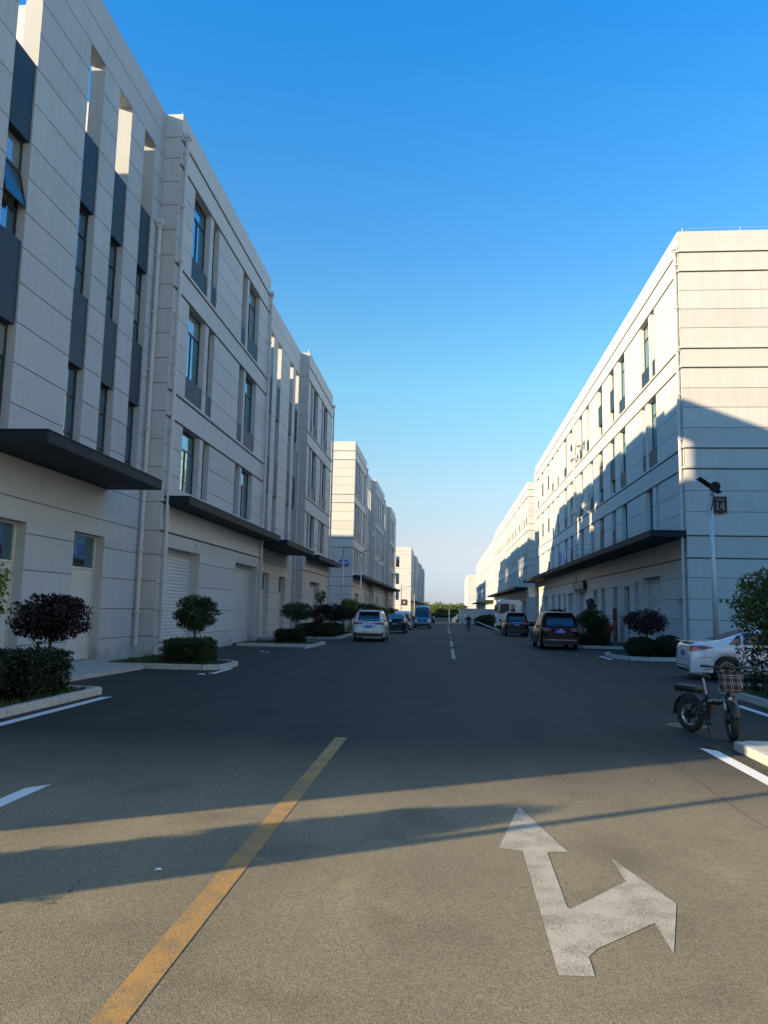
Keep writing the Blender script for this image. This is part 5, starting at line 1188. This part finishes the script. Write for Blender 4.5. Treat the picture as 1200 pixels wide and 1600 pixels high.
# ------------------------------------------------------------------ walking man
def man(loc, heading):
    root = tag(empty('person', loc, heading), 'man in a black jacket and dark jeans walking up the street, elbow bent out', 'person')
    def skin(name, V, E, Rr, mt, rootv=0, lv=1):
        me = bpy.data.meshes.new(name); me.from_pydata(V, E, []); o = bpy.data.objects.new(name, me); COL.objects.link(o)
        md = o.modifiers.new('s', 'SKIN'); sd = me.skin_vertices[0].data
        for i, r_ in enumerate(Rr): sd[i].radius = (r_, r_*.85) if not isinstance(r_, tuple) else r_
        sd[rootv].use_root = True
        m2 = o.modifiers.new('q', 'SUBSURF'); m2.levels = lv; m2.render_levels = lv
        bpy.context.view_layer.update(); me2 = bpy.data.meshes.new_from_object(o.evaluated_get(bpy.context.evaluated_depsgraph_get())); bpy.data.objects.remove(o)
        me2.name = name; me2.materials.clear(); me2.materials.append(M[mt]); me2.polygons.foreach_set('use_smooth', [True]*len(me2.polygons)); return obj(name, me2, root)
    # body: pelvis 0, chest, neck, head, arms, legs
    V = [(0, 0, .98), (0, 0, 1.15), (0, .01, 1.38), (0, .01, 1.50), (0, .02, 1.56), (0, .03, 1.67), (0, .03, 1.76),
         (.19, 0, 1.44), (.27, -.03, 1.18), (.25, .08, .94), (.25, .12, .86), (-.19, 0, 1.44), (-.36, -.02, 1.22), (-.27, .10, 1.05), (-.18, .14, 1.02),
         (.10, 0, .92), (.11, .10, .52), (.10, .0, .10), (.10, .14, .05), (-.10, 0, .92), (-.10, .02, .50), (-.10, -.20, .12), (-.10, -.08, .05)]
    E = [(0, 1), (1, 2), (2, 3), (3, 4), (4, 5), (5, 6), (2, 7), (7, 8), (8, 9), (9, 10), (2, 11), (11, 12), (12, 13), (13, 14), (0, 15), (15, 16), (16, 17), (17, 18), (0, 19), (19, 20), (20, 21), (21, 22)]
    Rr = [(.15, .11), (.14, .11), (.17, .11), (.07, .07), .055, (.085, .10), (.06, .07), .065, .048, .04, .03, .065, .048, .04, .03, .09, .06, .045, .035, .09, .06, .045, .035]
    skin('body', V, E, Rr, 'skin')
    Vj = V[0:4]+V[7:10]+V[11:14]; Ej = [(0, 1), (1, 2), (2, 3), (2, 4), (4, 5), (5, 6), (2, 7), (7, 8), (8, 9)]; skin('jacket', Vj, Ej, [(.18, .14), (.17, .135), (.19, .135), (.08, .08), .085, .066, .055, .085, .066, .055], 'cloth_black')
    Vt = [V[0], V[15], V[16], V[17], V[19], V[20], V[21]]; skin('trousers', Vt, [(0, 1), (1, 2), (2, 3), (0, 4), (4, 5), (5, 6)], [(.155, .125), .105, .078, .065, .105, .078, .065], 'denim')
    skin('hair', [(0, .0, 1.72), (0, .02, 1.79)], [(0, 1)], [(.088, .10), (.07, .08)], 'black')
    for i in (17, 21): b = MB(); x, y, z = V[i]; b.box((x-.05, y-.07, max(0, z-.10)), (x+.05, y+.20, max(.08, z-.02)), M['black']); o = b.build('shoe', root); bevel(o, .03)
man((2.22, 78.6, -.18), R(8))

# ------------------------------------------------------------------ solar street lamps
def street_lamp(loc, label, h=7.2, heading=0, group='solar street lamps', armlen=1.55, disc=False):
    root = tag(empty('street_lamp', loc, heading), label, 'street lamp', group); S = M['steel']
    b = MB(); b.tube([(0, 0, 0), (0, 0, h*.5), (0, 0, h)], [.085, .068, .05], S, 12); b.disc((0, 0, .0), (0, 0, 1), .2, S, 12, th=.03); b.build('pole', root, True)
    a = MB(); a.tube([(-.5, 0, h-.75), (-.05, 0, h-.55), (armlen*.5, 0, h-.28), (armlen, 0, h-.02)], .026, S, 8); a.tube([(-.45, 0, h-1.5), (0, 0, h-1.35)], .014, S, 6); a.build('arm', root, True)
    hd = MB()
    secs = [(armlen-.15, .05, .03), (armlen+.1, .13, .05), (armlen+.45, .16, .05), (armlen+.78, .11, .03), (armlen+.88, .03, .015)]; vs = []
    for i, (x, w, t) in enumerate(secs): z = h+.0+(x-armlen)*.32; vs += [(x, -w, z), (x, 0, z+t), (x, w, z), (x, 0, z-t*.6)]
    fs = [(i*4+k, i*4+(k+1) % 4, (i+1)*4+(k+1) % 4, (i+1)*4+k) for i in range(4) for k in range(4)]+[(0, 1, 2, 3), (19, 18, 17, 16)]
    hd.add(vs, fs, M['ledblue']); ho = hd.build('lamp_head', root); fix_normals(ho)
    pn = MB(); m4 = Matrix.Translation((0, 0, h+.32)) @ Matrix.Rotation(R(43), 4, 'Y'); pn.box((-.62, -.40, -.02), (.62, .40, .012), S, m4); pn.box((-.58, -.36, .013), (.58, .36, .02), M['solar'], m4); pn.build('solar_panel', root)
    br = MB(); br.tube([(0, 0, h), (0, 0, h+.3)], .03, S, 8); br.build('bracket', root)
    return root
street_lamp((-8.85, 65.3, -.05), 'solar street lamp standing before the blue sign, nearest on the left', 6.75)
street_lamp((-8.75, 78.6, -.18), 'solar street lamp rising directly behind the white SUV', 6.9)
street_lamp((-8.75, 150, -.9), 'distant solar lamp before the far left building with dark windows', 7.2)
street_lamp((-8.75, 212, -1.5), 'farthest thin solar lamp rising beside the blue van', 7.2)
# lamp on the right: round lamp head seen from below, panel nearly edge-on
rl = tag(empty('street_lamp', (10.42, 31, 0), R(0)), 'street lamp with round head and tilted panel before the number 14 wall', 'street lamp')
b = MB(); b.tube([(0, 0, 0), (-.02, 0, 3.5), (-.05, 0, 6.75)], [.11, .085, .06], M['steel'], 14); b.build('pole', rl, True)
b = MB(); b.tube([(-.05, 0, 6.7), (-.03, -.30, 6.93)], .025, M['steel'], 8); b.tube([(-.07, -.05, 6.05), (.03, -.10, 6.5), (.0, -.2, 6.85)], .022, M['black'], 6); b.tube([(-.06, .0, 5.8), (-.17, -.02, 6.0), (-.14, 0, 6.4), (-.05, 0, 6.55)], .022, M['steel'], 8); b.build('arm', rl, True)
b = MB(); b.disc((.0, -.36, 6.98), (.10, -.90, -.42), .21, M['black'], 28, th=.05); b.disc((.0, -.408, 6.958), (.10, -.90, -.42), .18, M['span'], 28, th=.012); b.build('lamp_head', rl)
b = MB(); m4 = Matrix.Translation((-.08, 0, 7.10)) @ Matrix.Rotation(R(36), 4, 'Y'); b.box((-.50, -.26, -.03), (.50, .26, .0), M['black'], m4); b.box((-.48, -.24, .001), (.48, .24, .01), M['steel'], m4); b.build('solar_panel', rl)
# lamp outside the frame at left, its thin shadow crosses the arrow
street_lamp((-7.95, 2.2, 0), 'solar street lamp beyond the left edge whose thin shadow crosses the arrow', 7.2, R(-60))

# ------------------------------------------------------------------ things on the right building
def ac(loc, label, heading=0):
    root = tag(empty('air_conditioner', loc, heading), label, 'air conditioner', 'outdoor air conditioning units on the walls')
    b = MB(); b.box((-.18, -.44, 0), (.18, .44, .66), M['acwhite']); o = b.build('casing', root); bevel(o, .02)
    b = MB(); b.disc((-.182, -.10, .33), (-1, 0, 0), .27, M['black'], 20, th=.012)
    for k in range(5): b.tube([(-.20, -.10+.06*(k+1)*math.cos(2*math.pi*i/20), .33+.06*(k+1)*math.sin(2*math.pi*i/20)) for i in range(20)], .005, M['acwhite'], 4, closed=True)
    b.build('fan_grille', root)
    b = MB()
    for y in (-.32, .32): b.box((-.18, y-.02, -.05), (.45, y+.02, 0), M['steel']); b.box((.36, y-.02, -.42), (.42, y+.02, -.05), M['steel']); b.tube([(-.1, y, -.03), (.38, y, -.38)], .015, M['steel'], 5)
    b.build('bracket', root)
    b = MB(); b.tube([(.1, .44, .3), (.25, .6, .35), (.42, .62, .8), (.42, .62, 2.2)], .03, M['black'], 6); b.build('pipe', root); return root
for x, y, z, lb in ((11.38, 67.0, 16.4, 'upper of two outdoor air conditioners high on the sunlit right wall'), (11.40, 70.4, 15.9, 'lower of two outdoor air conditioners high on the sunlit right wall'), (11.36, 64.2, 10.6, 'air conditioner on the right wall nearer of the shaded pair'), (11.40, 69.6, 10.8, 'air conditioner on the right wall farther of the shaded pair')): ac((x, y, z), lb)
for y, z, lb in ((107, 12.4, 'air conditioner under the top windows of the second left building'), (150.4, 13.6, 'dark air conditioner high at the end of the second left building'), (158, 9.0, 'dark air conditioner at the far lower corner of the second left building')):
    ac((-10.4, y, z-.4), lb, R(180))
# railing with washing on top of the canopy
rr_ = tag(empty('railing', (10.35, 62, 6.1)), 'thin dark metal railing on top of the right canopy', 'railing')
b = MB()
for y in (0, 3.2, 6.4, 9.6): b.tube([(0, y, 0), (0, y, 1.25)], .022, M['black'], 6)
for z in (.45, .85, 1.22): b.tube([(0, 0, z), (0, 9.6, z)], .014, M['black'], 6)
for z in (.45, .85, 1.22): b.tube([(0, 0, z), (1.3, -.0, z)], .014, M['black'], 6)
b.build('rails', rr_)
for i in range(6):
    y = 66.2+i*.85; mt = mat('cloth_%d' % i, [(.62, .62, .68), (.16, .20, .42), (.7, .7, .7), (.30, .34, .55), (.66, .66, .72), (.2, .22, .4)][i], .9)
    b = MB(); vs = []; nx, nz = 7, 6; h = random.uniform(.75, 1.05)
    for a in range(nx+1):
        for c in range(nz+1): vs.append((.02+.05*math.sin(a*1.7+i)*(c/nz), .72*a/nx, -h*c/nz+.02*math.sin(a)))
    b.add(vs, [(a*(nz+1)+c, (a+1)*(nz+1)+c, (a+1)*(nz+1)+c+1, a*(nz+1)+c+1) for a in range(nx) for c in range(nz)], mt)
    vs = [(.03, -.02, -.03), (.03, -.16, -.42), (.04, -.02, -.45)]; b.add(vs, [(0, 1, 2)], mt); b.add([(.03, .74, -.03), (.03, .88, -.42), (.04, .74, -.45)], [(0, 1, 2)], mt)
    o = b.build('hanging_shirt', loc=(10.3, y, 7.32)); md = o.modifiers.new('s', 'SOLIDIFY'); md.thickness = .012
    tag(o, ['pale shirt hanging at the near end of the railing', 'dark blue shirt hanging second on the railing', 'white shirt hanging third along the railing', 'mid blue shirt hanging fourth along the railing', 'pale shirt hanging fifth along the railing', 'navy shirt hanging at the far end of the railing'][i], 'shirt', 'washing on the canopy railing')
# shop sign, lit leaning panel and red cloth around the doors of the right building
sg = tag(empty('shop_sign', (11.55, 69.2, 3.95)), 'small grey sign board with pale lettering above a dark doorway on the right', 'sign')
b = MB(); b.box((0, -2.6, 0), (.16, 2.6, .75), M['dgrey']); b.build('board', sg); b = MB()
for i in range(6): b.box((-.012, -2.2+.75*i, .18), (0, -1.75+.75*i, .26), M['letter']); b.box((-.012, -2.05+.75*i, .18), (0, -1.95+.75*i, .58), M['letter']); b.box((-.012, -2.2+.75*i, .48), (0, -1.8+.75*i, .55), M['letter'])
b.build('lettering', sg)
hs_ = tag(empty('hanging_sign', (11.0, 103.6, 3.9)), 'white square box sign hanging under the far end of the right canopy', 'sign')
b = MB(); b.box((-.1, -.06, 0), (.95, .06, 1.25), M['letter']); b.build('box', hs_); b = MB(); b.tube([(.1, 0, 1.25), (.1, 0, 1.8)], .015, M['black'], 5); b.tube([(.75, 0, 1.25), (.75, 0, 1.8)], .015, M['black'], 5); b.build('hanger', hs_)
b = MB(); b.box((0, 0, 0), (.5, .08, 2.5), M['tarp']); b.box((.06, -.01, .5), (.44, 0, 2.3), M['yel']); tag(b.build('banner', loc=(10.9, 60.9, .15), rot=(0, R(4), 0)), 'narrow red and yellow upright banner beside a dark doorway on the right', 'banner')
b = MB(); b.box((0, 0, 0), (.06, 1.0, 2.2), M['tarp']); b.box((-.012, .12, .3), (-.002, .88, 1.4), M['plaque']); tag(b.build('door_panel', loc=(11.35, 53.1, .1)), 'dark red upright panel beside the second doorway of the right building', 'panel')
b = MB(); b.tube([(0, 0, 0), (0, 0, 1.5)], .02, M['black'], 6); b.add([(.0, 0, 1.5), (-.35, .2, 1.3), (-.25, -.1, .6), (.0, 0, .7)], [(0, 1, 2, 3)], M['dgrey']); b.add([(.0, 0, 1.5), (.3, .2, 1.35), (.2, -.1, .6), (.0, 0, .7)], [(0, 1, 2, 3)], M['dgrey']); tag(b.build('folded_parasol', loc=(10.9, 59.6, 1.6)), 'grey folded parasol leaning before a doorway on the right', 'parasol')

# ------------------------------------------------------------------ street end
hut = tag(empty('gate_house', (3.2, 186, -1.3)), 'low pale flat roofed hut at the end of the street on the right', 'building')
b = MB(); b.box((0, 0, 0), (8.5, 6, 3.35), M['wall']); b.build('wall', hut); b = MB(); b.box((-.15, -.15, 3.352), (8.65, 6.15, 3.62), M['wall_grey']); b.build('roof', hut)
b = MB(); b.box((1.0, -.05, .1), (2.1, -.005, 2.4), M['shutter']); b.build('door', hut); b = MB(); b.box((.0, -.02, 2.55), (8.5, -.005, 2.62), M['joint']); b.build('wall_groove', hut)
fe = tag(empty('fence', (-7.5, 262, -2.0)), 'long low dark fence closing the far end of the street', 'fence')
b = MB(); b.box((0, 0, .85), (22, .05, .95), M['black']); b.box((0, 0, .15), (22, .05, .22), M['black']); b.build('rail', fe)
for i in range(23): ubox('post', fe, (i, -.02, 0), (i+.07, .07, 1.05), M['black'])
gp = tag(empty('gate_post', (.9, 240, -1.82)), 'slim pale sunlit post at the end of the street', 'post'); b = MB(); b.box((-.14, -.14, 0), (.14, .14, 3.9), M['letter']); b.box((-.2, -.2, 3.9), (.2, .2, 4.0), M['letter']); b.build('shaft', gp)
for i, (x, h) in enumerate(((1.7, 1.5), (2.2, 1.9), (2.75, 2.5))):
    b = MB(); b.box((0, 0, 0), (.42, .1, h), M['letter']); tag(b.build('white_board', loc=(x, 236+i, -1.80), rot=(R(3), R(12), 0)), ['lowest of three leaning white boards by the far post', 'middle of three leaning white boards by the far post', 'tallest of three leaning white boards by the far post'][i], 'board', 'leaning white boards at the street end')
b = MB(); b.box((0, 0, 0), (1.0, .35, .9), M['tarp']); o = b.build('road_barrier', loc=(3.0, 236, -1.76)); bevel(o, .08); tag(o, 'small red barrier beside the leaning white boards at the street end', 'barrier')

# ------------------------------------------------------------------ litter, manhole, small things on the ground
def litter(x, y, s, label, mt='paper', n=9):
    b = MB(); rnd = random.Random(int(x*97+y*13)); vs = []; fs = []
    for i in range(4):
        for j in range(4): vs.append(((i-1.5)*s/3+rnd.uniform(-.2, .2)*s, (j-1.5)*s/3+rnd.uniform(-.2, .2)*s, rnd.uniform(.004, .35)*s*.7))
    for i in range(3):
        for j in range(3): fs.append((i*4+j, (i+1)*4+j, (i+1)*4+j+1, i*4+j+1))
    b.add(vs, fs, M[mt]); tag(b.build('crumpled_paper', loc=(x, y, zg(y)+.004)), label, 'litter')
litter(-7.0, 22.0, .18, 'crumpled white paper lying below the bed with the round tree'); litter(-6.8, 22.3, .14, 'second scrap of white paper lying by the round tree bed')
litter(-8.0, 33.6, .17, 'white scrap on the asphalt before the second roller shutter'); litter(-7.7, 33.2, .12, 'tiny white scrap beside another before the second shutter')
litter(6.2, 37.9, .12, 'small white scrap left of the purple tree bed on the right'); litter(5.6, 38.6, .10, 'tiny pale scrap on the road behind the black SUV')
litter(-2.72, 4.72, .045, 'dry curled leaf on the near asphalt left of the yellow line', 'bark'); litter(-2.15, 5.95, .04, 'tiny white scrap in the tree shadow on the near road')
mh = tag(empty('manhole_cover', (4.35, 14.6, 0)), 'flush round manhole cover in a pale ring below the bicycle', 'manhole cover')
b = MB(); b.disc((0, 0, -.02), (0, 0, 1), .46, M['soil'], 40, th=.025); b.build('ring', mh); b = MB(); b.disc((0, 0, .007), (0, 0, 1), .36, M['black'], 32, th=.006); b.build('lid', mh)
